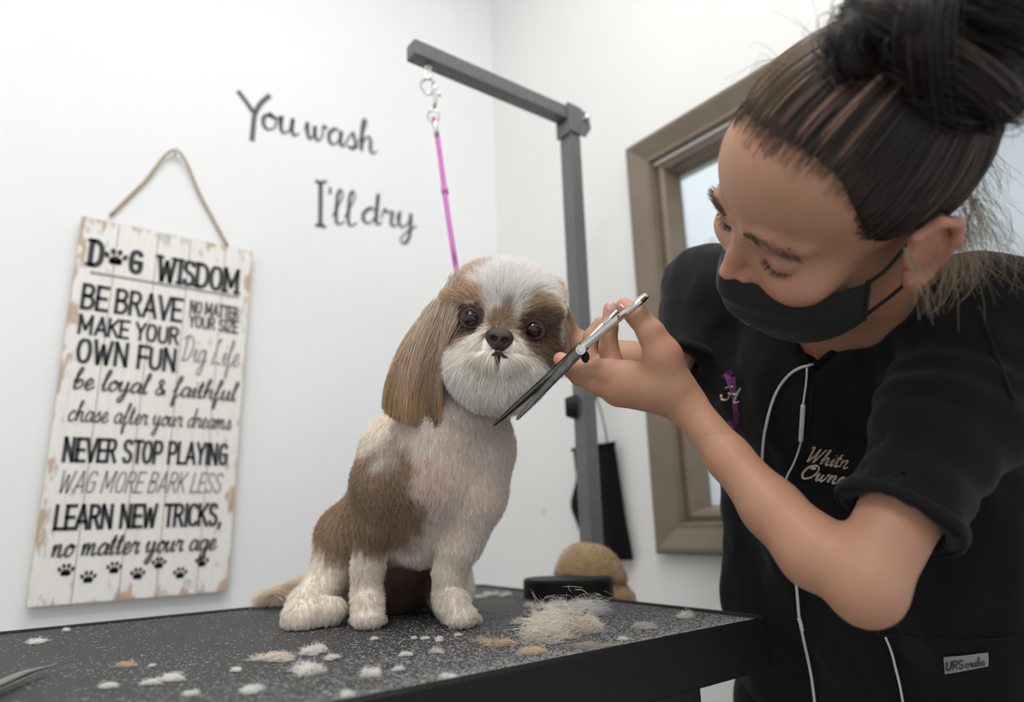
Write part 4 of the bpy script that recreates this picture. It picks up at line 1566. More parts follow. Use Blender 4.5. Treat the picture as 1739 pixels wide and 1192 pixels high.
# moustache: wiry pale strands fanning from under the nose
n = 700
sd = np.where(rng.random(n) < .5, -1.0, 1.0)
a = rng.random(n)
r0 = np.stack([hp(x, y, z) for x, y, z in zip(846 + sd * (4 + 16 * a), 592 + 6 * a + 2 * sd, .078 - .008 * a)])
tip = np.stack([hp(x, y, z) for x, y, z in zip(846 + sd * (6 + 48 * a + rng.normal(0, 6, n)), 630 + 16 * rng.random(n) - 18 * a + 3 * sd, .086 - .012 * a)])
mid = (r0 + tip) / 2 + hz * .010 + _r * (sd * .003)[:, None] + _u * .004
pos = ((1 - tt) ** 2)[None, :, None] * r0[:, None] + (2 * tt * (1 - tt))[None, :, None] * mid[:, None] + (tt ** 2)[None, :, None] * tip[:, None]
hair_obj('moustache', pos, np.linspace(.00036, .0001, 7), np.array([.90, .84, .75]) * (.7 + .4 * rng.random((n, 1))), M_hair, dog)

# ================================================================== the groomer
def cam_vec(a):
    return _r * a[0] + _u * a[1] + _f * a[2]


_L = unit(np.array([.33, -.66, -.675]))
_F = np.array([-.888, -.457, .01])
_F = unit(_F - _F @ _L * _L)
_U = np.cross(_L, _F)
HL, HF, HU = cam_vec(_L), cam_vec(_F), cam_vec(_U)         # her left, forward, up
HE = CAM + cam_vec((.198, .0955, .535))                     # between the eyes
RP = np.stack([HL, HF, HU], 1)


def hl_(x, y, z):
    return HE + x * HL + y * HF + z * HU


person = thing('person', (.82, .40, 0.0), 'person in black scrubs and black face mask bending over the dog with shears', 'person')
SKIN = np.array([.43, .225, .138])
M_skin = mat('skin', tuple(SKIN), 0.5, attr='tint', bump=.12, bscale=700, sub=0.12, spec=0.35)

shL, shR = P(1690, 560, .565), P(1200, 490, .86)
elL, wrL = P(1470, 985, .487), P(1160, 682, .612)
faM = P(1238, 778, .582)
elR, wrR = P(1130, 634, .79), P(990, 594, .795)
mid = (shL + shR) / 2
K = Body()
# ---- head
K.ball(hl_(0, -.082, .035), (.073, .094, .085), RP, k=.02)
K.ball(hl_(0, -.030, .046), (.060, .044, .048), RP, k=.02)
K.ball(hl_(0, -.030, -.035), (.058, .047, .075), RP, k=.02)
K.ball(hl_(0, -.026, -.066), (.047, .042, .034), RP, k=.02)
K.ball(hl_(0, .008, -.086), (.020, .016, .016), RP, k=.015)
for s in (-1, 1):
    K.ball(hl_(s * .042, -.010, -.026), (.023, .022, .018), RP, k=.014)
    K.limb([hl_(s * .012, .0085, .0175), hl_(s * .030, .0075, .0205), hl_(s * .047, -.008, .015)], [.0075, .008, .007], k=.010)
K.limb([hl_(0, .009, .006), hl_(0, .0185, -.013), hl_(0, .0265, -.0275)], [.0068, .0070, .0085], k=.008)
for s in (-1, 1):
    K.ball(hl_(s * .0105, .0165, -.0310), (.0072, .0090, .0068), RP, k=.006)
    K.ball(hl_(s * .036, .014, .002), (.0150, .0100, .0085), RP, k=.010, sub=True)
    K.ball(hl_(s * .036, -.0040, -.0015), (.0145, .0135, .0120), RP, k=.0035)
    K.limb([hl_(s * .021, .0080, -.0045), hl_(s * .036, .0100, -.0085), hl_(s * .051, .000, -.0055)], [.0008, .0010, .0008], k=.002, sub=True)
    # ear: helix rim, lobe, hollow
    e0 = lambda a, b, c: hl_(s * (.070 + c), -.090 + a, -.016 + b)
    K.ball(e0(-.003, .001, .006), (.0065, .0195, .030), RP, k=.006)
    rim = [e0(.014, .004, .004), e0(.012, .022, .010), e0(-.002, .031, .014), e0(-.015, .024, .017), e0(-.018, .006, .017), e0(-.012, -.014, .013), e0(-.002, -.028, .009), e0(.007, -.030, .007), e0(.011, -.020, .005)]
    K.limb(rim, [.0032, .0036, .0038, .0038, .0036, .0038, .0060, .0056, .0035], k=.004)
    K.ball(e0(.002, .004, .0165), (.0065, .0090, .0155), RP, k=.004, sub=True)
    K.ball(e0(.012, -.004, .006), (.004, .0045, .007), RP, k=.004)
# ---- neck, shoulders and upper chest
K.limb([hl_(0, -.085, -.055), hl_(0, -.095, -.105), mid * .8 + hl_(0, -.1, -.16) * .2], [.052, .050, .058], k=.02)
K.limb([shR, mid, shL], [.046, .056, .046], k=.03)
K.limb([P(1330, 640, .81), P(1400, 630, .74), P(1560, 660, .68)], [.034, .056, .050], k=.03)
K.limb([P(1400, 650, .76), P(1480, 900, .76), P(1530, 1150, .77)], [.09, .085, .09], k=.04)
# ---- near arm (her left) and hand
K.limb([shL, elL + .35 * (shL - elL)], [.038, .030], k=.03)
K.limb([elL + .35 * (shL - elL), elL], [.0295, .0275], k=.02)
K.limb([elL, P(1385, 938, .518), P(1310, 862, .550), faM, wrL], [.0260, .0275, .0238, .0188, .0172], k=.010)
K.ball(elL + np.array([0, 0, -.012]) - _r * .001, .0195, k=.016)
# palm
K.limb([wrL, P(1115, 656, .616), P(1065, 648, .628)], [.0172, .0205, .0180], k=.012)
K.limb([P(1130, 660, .622), P(1050, 662, .635)], [.021, .0165], k=.012)
# thumb
K.limb([P(1142, 652, .608), P(1126, 605, .603), P(1106, 566, .603)], [.0175, .0150, .0118], k=.012)
K.limb([P(1106, 566, .603), P(1084, 537, .608), P(1060, 520, .618)], [.0118, .0100, .0080], k=.006)
# index, middle along the blades; ring and little finger curled up into the lower ring
K.limb([P(1062, 636, .630), P(1030, 631, .632), P(990, 628, .638)], [.0130, .0112, .0098], k=.008)
K.limb([P(990, 628, .638), P(966, 620, .648), P(952, 610, .660)], [.0096, .0086, .0074], k=.004)
K.limb([P(1050, 660, .635), P(1015, 652, .638), P(985, 638, .645), P(962, 622, .658)], [.0125, .0105, .0095, .0078], k=.005)
K.limb([P(1046, 632, .648), P(1034, 592, .655), P(1035, 556, .660), P(1037, 524, .663)], [.0115, .0092, .0082, .0072], k=.004)
K.limb([P(1030, 640, .655), P(1000, 606, .668), P(1004, 572, .672), P(1019, 548, .672)], [.0110, .0088, .0078, .0066], k=.004)
# ---- far arm (her right) and hand behind the dog's head
K.limb([shR, elR], [.032, .0245], k=.012)
K.limb([elR, elR + .4 * (wrR - elR), wrR], [.0245, .0255, .019], k=.010)
K.limb([wrR, P(958, 592, .80)], [.021, .022], k=.012)
for i, (dy, ln) in enumerate(((-24, 62), (-8, 74), (8, 70), (22, 56))):
    K.limb([P(955, 590 + dy, .80), P(955 - ln * .45, 582 + dy * 1.15, .805), P(955 - ln, 575 + dy * 1.2, .795)], [.0095, .0085, .0070], k=.005)
K.limb([P(972, 575, .795), P(958, 545, .785), P(948, 520, .775)], [.013, .010, .0075], k=.006)


def fine_box(pts, m):
    q = np.array(pts)
    return q.min(0) - m, q.max(0) + m


hand_lo, hand_hi = fine_box([P(1060, 520, .618), P(952, 606, .646), P(1037, 524, .663), P(1030, 640, .655), P(1130, 660, .622), P(962, 622, .658), P(1126, 605, .603)], .026)
hc = [hl_(x, y, z) for x in (-.085, .095) for y in (-.12, .05) for z in (-.125, .09)]
head_lo, head_hi = fine_box(hc, .002)
cV, cF = K.mesh(.0034, relax=1)


def inside(p, lo, hi):
    return ((p > lo) & (p < hi)).all(1)


def drop(V, Fq, lo, hi):
    c = V[Fq].mean(1)
    return Fq[~inside(c, lo, hi)]


cF = drop(cV, cF, hand_lo, hand_hi)
cF = drop(cV, cF, head_lo, head_hi)
gV, gF = K.mesh(.0016, hand_lo - .010, hand_hi + .010, relax=1)
gF = gF[inside(gV[gF].mean(1), hand_lo - .0012, hand_hi + .0012)]
fV, fF = K.mesh(.0019, head_lo - .010, head_hi + .010, relax=1)
fF = fF[inside(fV[fF].mean(1), head_lo - .0012, head_hi + .0012)]
fF = drop(fV, fF, hand_lo, hand_hi)
sV = np.vstack([cV, gV, fV])
sF = np.vstack([cF, gF + len(cV), fF + len(cV) + len(gV)])


def skin_color(p):
    n = (vnoise(p, 40) * .10 + vnoise(p, 150) * .06)[:, None]
    c = np.tile(SKIN, (len(p), 1)) * (1 + n)
    red = np.array([.56, .22, .16])

    def zone(ctr, r, colr, amt, s=.012):
        d = np.linalg.norm(p - ctr, axis=1)
        w = (np.clip((r - d) / s + .5, 0, 1) * amt)[:, None]
        c[:] = c * (1 - w) + colr * w
    zone(hl_(0, .03, -.028), .014, red, .45)
    for s in (-1, 1):
        zone(hl_(s * .045, 0, -.03), .022, red, .25, .02)
        zone(hl_(s * .082, -.095, -.012), .034, red, .55, .015)
        zone(hl_(s * .036, .009, -.002), .016, np.array([.40, .215, .15]), .30)
    zone(hl_(.047, .002, .020), .0016, np.array([.10, .04, .03]), .9, .001)
    for q in (P(1060, 520, .618), P(952, 606, .646), P(962, 622, .658), P(1037, 524, .663), P(1019, 548, .672)):
        zone(q, .014, np.array([.62, .29, .22]), .5)
    zone(P(1046, 625, .632), .020, np.array([.52, .25, .18]), .35, .02)
    return np.clip(c, 0, 1)


mesh_np('body', sV, sF, person, M_skin, col=skin_color(sV))

# ---- nails
M_nail = mat('finger_nail', (.66, .42, .35), 0.3)
for c, a, nrm_, w in ((P(1062, 519, .612), P(1084, 537, .608) - P(1060, 520, .618), -_f * .5 + _u * .85, .0052), (P(1038, 522, .6565), np.array(P(1035, 556, .660) - P(1037, 524, .663)), -_f, .0044)):
    a = unit(-a)
    nn = unit(nrm_ - (nrm_ @ a) * a)
    b_ = np.cross(nn, a)
    M4 = Matrix(((a[0], b_[0], nn[0], 0), (a[1], b_[1], nn[1], 0), (a[2], b_[2], nn[2], 0), (0, 0, 0, 1)))
    bm = bmesh.new()
    add_ball(bm, c, (.0060, w, .0016), M4, 14, 8)
    bm_obj('finger_nail', bm, M_nail, person, smooth=True)

# ---- brows and lashes
from mathutils.bvhtree import BVHTree
face_bvh = BVHTree.FromPolygons([Vector(v) for v in fV], [tuple(int(i) for i in q) for q in fF])


def on_skin(p, off=.0003):
    out = []
    for q in p:
        h = face_bvh.find_nearest(Vector(q))
        out.append(np.array(h[0]) + np.array(h[1]) * off)
    return np.array(out)


M_hair_dark = M_hair
for s in (-1, 1):
    n = 260
    t = rng.random(n)
    cx = s * (.011 + .038 * t)
    r0 = np.stack([hl_(a, .0165 - .022 * (tt_ ** 2.2), .0185 + .0055 * math.sin(math.pi * min(1, tt_ * 1.15)) * 1.0 + dz - .006 * tt_ ** 3) for a, tt_, dz in zip(cx, t, rng.normal(0, .0015, n))])
    r0 = on_skin(r0)
    d = np.stack([HL * s * .8 + HU * (.55 - .8 * tt_) + HF * (.35 - .5 * tt_) for tt_ in t])
    pos = r0[:, None] + unit(d)[:, None] * np.linspace(0, .0075, 4)[None, :, None]
    hair_obj('eyebrow', pos, np.linspace(.00016, .00005, 4), np.array([.15, .095, .065]) * (.7 + .6 * rng.random((n, 1))), M_hair, person)
    n = 64
    t = rng.random(n)
    r0 = np.stack([hl_(s * (.0215 + .029 * a), .0098 - .0065 * (2 * a - 1) ** 2 - .005 * a, -.0058 - .0030 * math.sin(math.pi * a)) for a in t])
    r0 = on_skin(r0)
    d = np.stack([HF * .8 - HU * .62 + HL * s * (a - .4) * .7 for a in t])
    tt4 = np.linspace(0, 1, 5)
    pos = r0[:, None] + unit(d)[:, None] * (.0066 * tt4)[None, :, None] + HU[None, None] * (.0022 * tt4 ** 2)[None, :, None]
    hair_obj('eyelashes', pos, np.linspace(.00018, .00005, 5), np.full((n, 3), .02), M_hair, person)

# ---- hair: a combed cap, strands over it, the bun
HC = hl_(0, -.084, .036)
HR = np.array([.0785, .0985, .0895])
K2 = Body()
K2.ball(HC, HR, RP, k=.004)


def hairline(p):
    q = (p - HE) @ RP
    x, y, z = np.abs(q[:, 0]), q[:, 1], q[:, 2]
    zh = np.interp(y, [-.20, -.165, -.125, -.108, -.098, -.080, -.070, -.060, -.050, -.042, -.029, -.017, -.009, -.002, .01], [-.050, -.062, -.050, -.030, .010, .012, .004, .004, .012, .030, .062, .078, .084, .088, .094])
    return (zh + .0015 * np.sin(q[:, 0] * 300) + .003 * vnoise(p, 90) - z) * .8


hV, hF = K2.mesh(.0022, clip=hairline, relax=1)
M_haircap = mat('hair_base', (.012, .008, .006), 0.55, var=.3, vscale=80, spec=.3)
hair_root = mesh_np('hair', hV, hF, person, M_haircap)
bun_l = (P(1570, 105, .462) - HE) @ RP            # where the hair is tied, head coordinates


def strands(rootl, n_pts, lift):
    """comb from root (head coords) over the skull to the tie"""
    c = np.array([0, -.084, .036])
    a = rootl - c
    b = bun_l - c
    tt_ = np.linspace(0, 1, n_pts)
    q = a[:, None] * (1 - tt_)[None, :, None] + b[None, None] * tt_[None, :, None]
    q = q / np.linalg.norm(q / (HR + .0016), axis=2)[..., None]
    endr = np.linalg.norm(b) / np.linalg.norm((b / np.linalg.norm(b / HR)))
    up = 1 - .06 * ((1 - tt_) ** 7)[None] + lift[:, None] * np.sin(np.pi * np.clip(tt_, 0, 1))[None] * .9 + np.clip(tt_ - .75, 0, 1)[None] * 1.2 * (endr - 1)
    return (c + q * up[..., None]) @ RP.T + HE


rt, nm = sample_surface(hV, hF, 40000)
ql = (rt - HE) @ RP
_ok = np.abs(np.linalg.norm((ql - np.array([0, -.084, .036])) / HR, axis=1) - 1) < .012
rt, nm, ql = rt[_ok], nm[_ok], ql[_ok]
hz_d = -hairline(rt)
edge = np.abs(hz_d) < .012
sel = edge | (rng.random(len(rt)) < .5)
ql, edge = ql[sel], edge[sel]
n = len(ql)
ql = ql + edge[:, None] * np.array([0, 1, -.35]) * (.010 * rng.random((n, 1)) ** 2)
pos = strands(ql, 12, .010 + .030 * rng.random(n) * (rng.random(n) < .3))
pos += rng.normal(0, .0005, (n, 1, 3))
# clump into fine locks
ang = np.arctan2(ql[:, 0], ql[:, 1] + .09)
lock = vnoise(np.stack([ang * .5, ql[:, 2] * 2, 0 * ang], 1), 60)
base = np.array([.017, .011, .008])
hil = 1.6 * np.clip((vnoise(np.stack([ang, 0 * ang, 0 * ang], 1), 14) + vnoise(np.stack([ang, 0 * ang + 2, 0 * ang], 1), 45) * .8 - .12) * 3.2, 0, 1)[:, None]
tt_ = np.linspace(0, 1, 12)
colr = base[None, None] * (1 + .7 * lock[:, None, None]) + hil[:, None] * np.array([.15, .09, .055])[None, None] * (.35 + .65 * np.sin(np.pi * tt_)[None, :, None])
# a blush blond streak above the brow
strk = (np.exp(-((ang - np.radians(17)) / .045) ** 2) + .8 * np.exp(-((ang - np.radians(27)) / .03) ** 2)) * (ql[:, 2] > .06) * (rng.random(n) < .75)
colr = colr + strk[:, None, None] * np.array([.62, .34, .24])[None, None] * np.clip(tt_ * 2 - .15, 0, 1)[None, :, None]
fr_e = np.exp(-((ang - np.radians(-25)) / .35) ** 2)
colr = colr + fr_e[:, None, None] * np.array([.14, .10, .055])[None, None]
hair_obj('hair_strands', pos, np.linspace(.00042, .00030, 12), np.clip(colr, .004, .8), M_hair_gloss, person)

# fine baby hair that softens the hairline
eb_ = np.where(edge & (ql[:, 1] > -.075))[0]
eb_ = rng.choice(eb_, 900)
qb = ql[eb_] + np.array([0, 1, -.45]) * (.007 * rng.random((len(eb_), 1)) ** 1.5)
pb0 = strands(qb, 12, np.full(len(qb), .008))
sk = on_skin(pb0[:, 0], .0004)
w_ = np.clip(1 - np.arange(12) / 3.0, 0, 1)[None, :, None]
pb0 = pb0 + (sk - pb0[:, 0])[:, None] * w_
hair_obj('baby_hair', pb0[:, :7], np.linspace(.00008, .0002, 7), np.array([.07, .045, .03]) * (.6 + .8 * rng.random((len(qb), 1))), M_hair_gloss, person)

# bun of coiled locks
BC = P(1605, 62, .428)
bunb = Body()
R_ = np.random.default_rng(21)
bunb.ball(BC, (.034, .040, .034), RP, k=.01)
locks = []
for i in range(16):
    ax = unit(R_.normal(0, .42, 3) + unit((BC - P(1545, 130, .455)) @ RP) * 1.0)
    u1 = unit(np.cross(ax, R_.normal(0, 1, 3)))
    w1 = np.cross(ax, u1)
    r1 = .030 + .012 * R_.random()
    a0, a1 = R_.random() * 6.28, 2.2 + 1.8 * R_.random()
    off = ax * R_.normal(0, .018)
    th_ = np.linspace(a0, a0 + a1, 12)
    pl_ = np.array([BC + RP @ (off + (u1 * np.cos(a) * 1.3 + w1 * np.sin(a)) * (r1 + .006 * math.sin(3 * a))) for a in th_])
    locks.append(pl_)
    rr = .010 + .007 * R_.random()
    bunb.limb(list(pl_), list(rr * (0.55 + .45 * np.sin(np.linspace(.3, 2.9, 12)))), k=.004)
# sweep at the tie and the tail that sticks out
bunb.limb([P(1490, 100, .445), P(1560, 95, .455), BC], [.016, .030, .032], k=.012)
tailp = [BC, P(1650, 100, .45), P(1710, 125, .45), P(1770, 110, .46)]
bunb.limb(tailp, [.034, .026, .014, .010], k=.010)
loopp = [P(1480, 75, .425), P(1448, 62, .42), P(1432, 75, .418), P(1440, 98, .42), P(1475, 112, .43)]
bunb.limb(loopp, [.012, .012, .011, .011, .012], k=.006)
locks.append(np.array(loopp))
bV, bF = bunb.mesh(.0032, relax=1)
bun = mesh_np('hair_bun', bV, bF, person, M_haircap)
P_ = []
for pl_ in locks:
    pl_ = smooth_path(pl_, 5)
    pl_ = pl_[np.linspace(0, len(pl_) - 1, 30).astype(int)]
    m = len(pl_)
    k = 170
    o = R_.normal(0, .0050, (k, 1, 3)) * np.ones((1, m, 1))
    q = pl_[None] + o * 1.25
    ctr = BC[None, None]
    P_.append(q + unit(q - ctr) * .0035)
pb_ = np.concatenate(P_)
cb = np.array([.010, .007, .007]) * (.6 + .8 * rng.random((len(pb_), 1))) + (rng.random((len(pb_), 1)) < .04) * np.array([.16, .09, .07])
hair_obj('bun_strands', pb_, np.linspace(.00035, .0003, 30), cb, M_hair_gloss, bun)

# loose wisps: nape, temple, flyaways
W_, C_ = [], []


def wisp(a, b, bow, n, spread, colr):
    a, b, bow = np.asarray(a), np.asarray(b), np.asarray(bow)
    tt9 = np.linspace(0, 1, 9)[None, :, None]
    r0 = a + rng.normal(0, spread * .35, (n, 1, 3))
    t0 = b + rng.normal(0, spread, (n, 1, 3))
    m0 = (r0 + t0) / 2 + bow + rng.normal(0, spread * .7, (n, 1, 3))
    W_.append((1 - tt9) ** 2 * r0 + 2 * tt9 * (1 - tt9) * m0 + tt9 ** 2 * t0)
    C_.append(np.tile(np.asarray(colr), (n, 1)) * (.7 + .6 * rng.random((n, 1))))


BL = np.array([.30, .215, .12])
for (x0, y0, d0), (x1, y1, d1), n_, sp in (((1610, 370, .50), (1625, 470, .50), 110, .012), ((1640, 330, .51), (1660, 430, .52), 90, .014), ((1655, 250, .51), (1690, 330, .52), 40, .010),
                                         ((1600, 400, .50), (1590, 500, .48), 40, .012), ((1620, 380, .50), (1730, 460, .5), 25, .016), ((1630, 300, .51), (1700, 440, .52), 30, .02)):
    wisp(P(x0, y0, d0), P(x1, y1, d1), _r * .012 - _u * .004, n_, sp, BL)
wisp(P(1535, 425, .475), P(1585, 535, .465), _r * .006, 14, .0045, BL * 1.2)
wisp(P(1545, 430, .475), P(1560, 505, .465), _r * .008, 9, .004, BL * 1.2)
wisp(P(1625, 340, .50), P(1712, 405, .50), _u * .02 + _r * .03, 3, .002, BL * .4)
wisp(P(1600, 372, .49), P(1715, 408, .50), _u * .004, 3, .002, BL * .4)
wisp(P(1275, 205, .50), P(1155, 235, .52), _u * -.008, 3, .004, BL * .7)
wisp(P(1270, 215, .50), P(1140, 300, .53), _u * -.004, 4, .004, BL * .7)
wisp(P(1290, 160, .48), P(1238, 175, .49), _u * .006, 5, .006, BL * .8)
wisp(P(1330, 110, .46), P(1290, 140, .47), _u * .010 - _r * .008, 24, .010, BL * .8)
wisp(P(1300, 180, .48), P(1262, 225, .50), -_r * .012, 60, .006, BL * .6)
wisp(P(1400, 70, .44), P(1395, 20, .44), -_r * .008, 8, .012, BL * .4)
wisp(P(1690, 180, .5), P(1660, 240, .5), _r * .01, 20, .012, BL * .6)
hair_obj('loose_hair', np.concatenate(W_), np.linspace(.00013, .00007, 9), np.concatenate(C_), M_hair_gloss, person)

# ---- face mask
M_mask = mat('mask_cloth', (.004, .004, .0045), 0.8, bump=.3, bscale=900, sheen=.06)
nu, nv = 41, 19
V = []
for layer in (0, 1):
    for j in range(nv):
        v = j / (nv - 1)
        yc = np.interp(v, [0, .2, .45, .75, 1], [.0325, .0430, .0445, .0400, .0150])
        zc_ = np.interp(v, [0, .2, .45, .75, 1], [-.0245, -.0350, -.0540, -.0830, -.1170])
        for i in range(nu):
            u_ = -1 + 2 * i / (nu - 1)
            a = u_ * math.pi / 2
            x = .0675 * math.sin(a) * (1 - .10 * v * (1 - abs(u_)))
            k_ = math.cos(a) ** .95 if abs(u_) < 1 else 0
            pinch = math.exp(-(u_ / .16) ** 2) * (1 - v) ** 2
            y = (-.052) * (1 - k_) + (yc - .012 + .012 * pinch) * k_ - .004 * math.sin(math.pi * abs(u_)) * (1 - v)
            z_side = -.036 - .048 * v
            z = zc_ * k_ + z_side * (1 - k_) - .011 * math.sin(math.pi * min(1, abs(u_) * 1.15)) * (1 - v) ** 1.5
            fold = .0012 * math.sin(v * 22) * (1 - abs(u_) ** 6)
            V.append(hl_(x, y + fold - .0015 * layer, z))
Fc = []
for l in (0, 1):
    for j in range(nv - 1):
        for i in range(nu - 1):
            q = (l * nv * nu + j * nu + i, l * nv * nu + j * nu + i + 1, l * nv * nu + (j + 1) * nu + i + 1, l * nv * nu + (j + 1) * nu + i)
            Fc.append(q if l == 0 else q[::-1])
mask = mesh_np('face_mask', V, Fc, person, M_mask)
for s in (-1, 1):
    tube('mask_hem', [hl_(s * .0675, -.053, z_) for z_ in (-.035, -.056, -.082)], .0022, M_mask, mask, 8)
    tube('ear_loop', [hl_(s * .0675, -.052, -.037), hl_(s * .0735, -.062, -.022), hl_(s * .0765, -.076, .000), hl_(s * .0785, -.088, .018), hl_(s * .083, -.105, .008), hl_(s * .080, -.110, -.014),
                      hl_(s * .074, -.100, -.036), hl_(s * .0715, -.080, -.058), hl_(s * .0680, -.060, -.074), hl_(s * .0665, -.052, -.079)], .0016, M_mask, mask, 8)

# ---- scrub top
M_scrub = mat('scrub_cloth', (.0036, .0037, .0043), 0.88, bump=.25, bscale=1100, var=.25, vscale=9, sheen=.06, spec=.22)
T = Body()
# sleeves first, then their openings, then the trunk they join
hemL = elL + .20 * (shL - elL)
T.limb([shL, elL + .6 * (shL - elL), hemL, elL], [.058, .050, .0385, .036], k=.025)
hemR = P(1157, 622, .800)
T.limb([shR, hemR, hemR + .25 * (hemR - shR)], [.048, .0385, .036], k=.02)
# sleeve openings
axL = unit(elL - shL)
axR = unit(hemR - shR)
T.limb([hemL - axL * .05, hemL + axL * .1], [.0300, .0335], k=.004, sub=True)
T.limb([hemR - axR * .03, hemR + axR * .1], [.028, .0325], k=.004, sub=True)
T.func(lambda p: np.maximum(-((p - hemL) @ axL), np.linalg.norm(p - hemL, axis=-1) - .16), hemL - .17, hemL + .17, k=.003, sub=True)
T.func(lambda p: np.maximum(-((p - hemR) @ axR), np.linalg.norm(p - hemR, axis=-1) - .085), hemR - .1, hemR + .1, k=.003, sub=True)
T.limb([shR + _u * .002, mid, shL], [.056, .060, .058], k=.03)
T.limb([P(1312, 650, .815), P(1400, 650, .745), P(1590, 680, .66)], [.070, .080, .085], k=.05)
T.limb([P(1312, 650, .815), P(1342, 850, .835), P(1340, 1000, .84), P(1362, 1180, .855)], [.070, .072, .074, .078], k=.04)
T.limb([P(1590, 680, .66), P(1620, 880, .67), P(1650, 1000, .68), P(1690, 1180, .69)], [.085, .088, .090, .095], k=.04)
T.limb([P(1400, 700, .76), P(1450, 880, .76), P(1500, 1180, .78)], [.085, .085, .085], k=.04)
# neck hole and the V
T.limb([hl_(0, -.088, -.07), hl_(0, -.100, -.135)], [.066, .062], k=.006, sub=True)
T.limb([P(1402, 530, .64), P(1386, 640, .66)], [.040, .002], k=.004, sub=True, flat=(_f, 3.0))
T.limb([P(1452, 512, .62), P(1388, 628, .655)], [.034, .002], k=.004, sub=True, flat=(_f, 2.5))


def folds(p):
    q = p.copy()
    d = vnoise(q * np.array([1.0, 1.0, .45]), 26) * .010 + vnoise(q * np.array([1.2, 1.2, .8]), 60) * .0035
    # creases that radiate from the armpit of the near sleeve
    arm_d = p - (shL * .55 + elL * .45)
    t_ = arm_d @ axL
    d += .0022 * np.sin(t_ * 210 + 4 * vnoise(p, 20)) * np.exp(-(np.linalg.norm(arm_d, axis=1) / .09) ** 2)
    return d


tV, tF = T.mesh(.0040, disp=folds, relax=1)
top = mesh_np('scrub_top', tV, tF, person, M_scrub)
from mathutils.bvhtree import BVHTree
top_bvh = BVHTree.FromPolygons([Vector(v) for v in tV], [tuple(int(i) for i in q) for q in tF])


def on_top(x, y, off=.002):
    d = Vector(unit(ray(x, y)))
    h = top_bvh.ray_cast(Vector(CAM), d)
    if h[0] is None:
        return None
    return np.array(h[0] + h[1] * off if h[1].dot(d) < 0 else h[0] - h[1] * off)


def top_path(pts, off=.002, n=6):
    q = [on_top(x, y, off) for x, y in smooth_path(np.array(pts, float), n)]
    q = [a for a in q if a is not None]
    # iron out jumps in depth
    q = np.array(q)
    for _ in range(2):
        q[1:-1] = .5 * q[1:-1] + .25 * (q[:-2] + q[2:])
    return q


# sleeve hem welts and neck band
def welt(c, ax, r, name):
    u1 = unit(np.cross(ax, np.array([.3, .5, .8])))
    w1 = np.cross(ax, u1)
    out = []
    for k in range(40):
        a = 2 * math.pi * k / 40
        d = Vector(u1 * math.cos(a) + w1 * math.sin(a))
        h = top_bvh.ray_cast(Vector(c) + d * .12, -d)
        rr = (Vector(h[0]) - Vector(c)).length if h[0] is not None and (Vector(h[0]) - Vector(c)).length < r * 1.5 else r
        out.append(c + np.array(d) * (rr + .0005))
    v, f = tube_arrays(np.array(out), .0024, 8, True, flat=(np.array(ax), 2.2))
    return mesh_np(name, v, f, top, M_scrub)


welt(hemL - axL * .006, axL, .048, 'sleeve_hem')
welt(hemR - axR * .006, axR, .045, 'sleeve_hem')
for pts in ([(1352, 545), (1362, 575), (1372, 600), (1384, 622)], [(1475, 545), (1440, 580), (1410, 606), (1388, 624)]):
    q = top_path(pts, .001)
    if len(q) > 2:
        v, f = tube_arrays(q, .0045, 8, flat=(_f, .5))
        mesh_np('neck_band', v, f, top, M_scrub)
for pts in ([(1384, 626), (1378, 700), (1366, 760), (1352, 800)], [(1660, 520), (1690, 600), (1720, 680)], [(1490, 1075), (1560, 1082), (1640, 1085), (1730, 1080)]):
    q = top_path(pts, .0)
    if len(q) > 2:
        v, f = tube_arrays(q, .0018, 6)
        mesh_np('seam', v, f, top, M_scrub)

# embroidery: script name lines, the purple dog emblem with its initial, and the woven brand tab
M_thread = mat('cream_thread', (.62, .52, .43), 0.7, bump=.5, bscale=1500)
M_purple = mat('purple_thread', (.16, .035, .17), 0.75, bump=.5, bscale=1500)


def on_cloth(name, strokes_px, width, material, off=.0016, brush=.3):
    V, Fc = [], []
    for pts, sm in strokes_px:
        q2 = smooth_path(pts, 6) if sm and len(pts) > 2 else np.concatenate([np.linspace(a, b, 6) for a, b in zip(pts[:-1], pts[1:])])
        q2 = q2[np.concatenate([[True], np.linalg.norm(np.diff(q2, axis=0), axis=1) > .05])]
        q = [on_top(x, y, off) for x, y in q2]
        if any(a is None for a in q) or len(q) < 2:
            continue
        q = np.array(q)
        t = unit(np.gradient(q, axis=0))
        sd_ = unit(np.cross(t, -_f[None]))
        up = (t @ _u)
        w = width * (1 - brush * np.clip(.5 + .9 * up, 0, 1)) / 2
        k = len(V)
        for a, b, ww in zip(q, sd_, w):
            V += [a + b * ww, a - b * ww]
        Fc += [(k + 2 * i, k + 2 * i + 1, k + 2 * i + 3, k + 2 * i + 2) for i in range(len(q) - 1) if np.linalg.norm(q[i + 1] - q[i]) < .009]
    return mesh_np(name, V, Fc, top, material, smooth=False)


def text_px(s, font, a, b, h, shear=.2):
    st, w = text_strokes(s, font)
    a, b = np.array(a, float), np.array(b, float)
    out = []
    for pts, sm in st:
        t = (pts[:, 0] + shear * pts[:, 1]) / w
        q = a + np.outer(t, b - a) - np.outer(pts[:, 1] * h, [0, 1])
        out.append((q, sm))
    return out


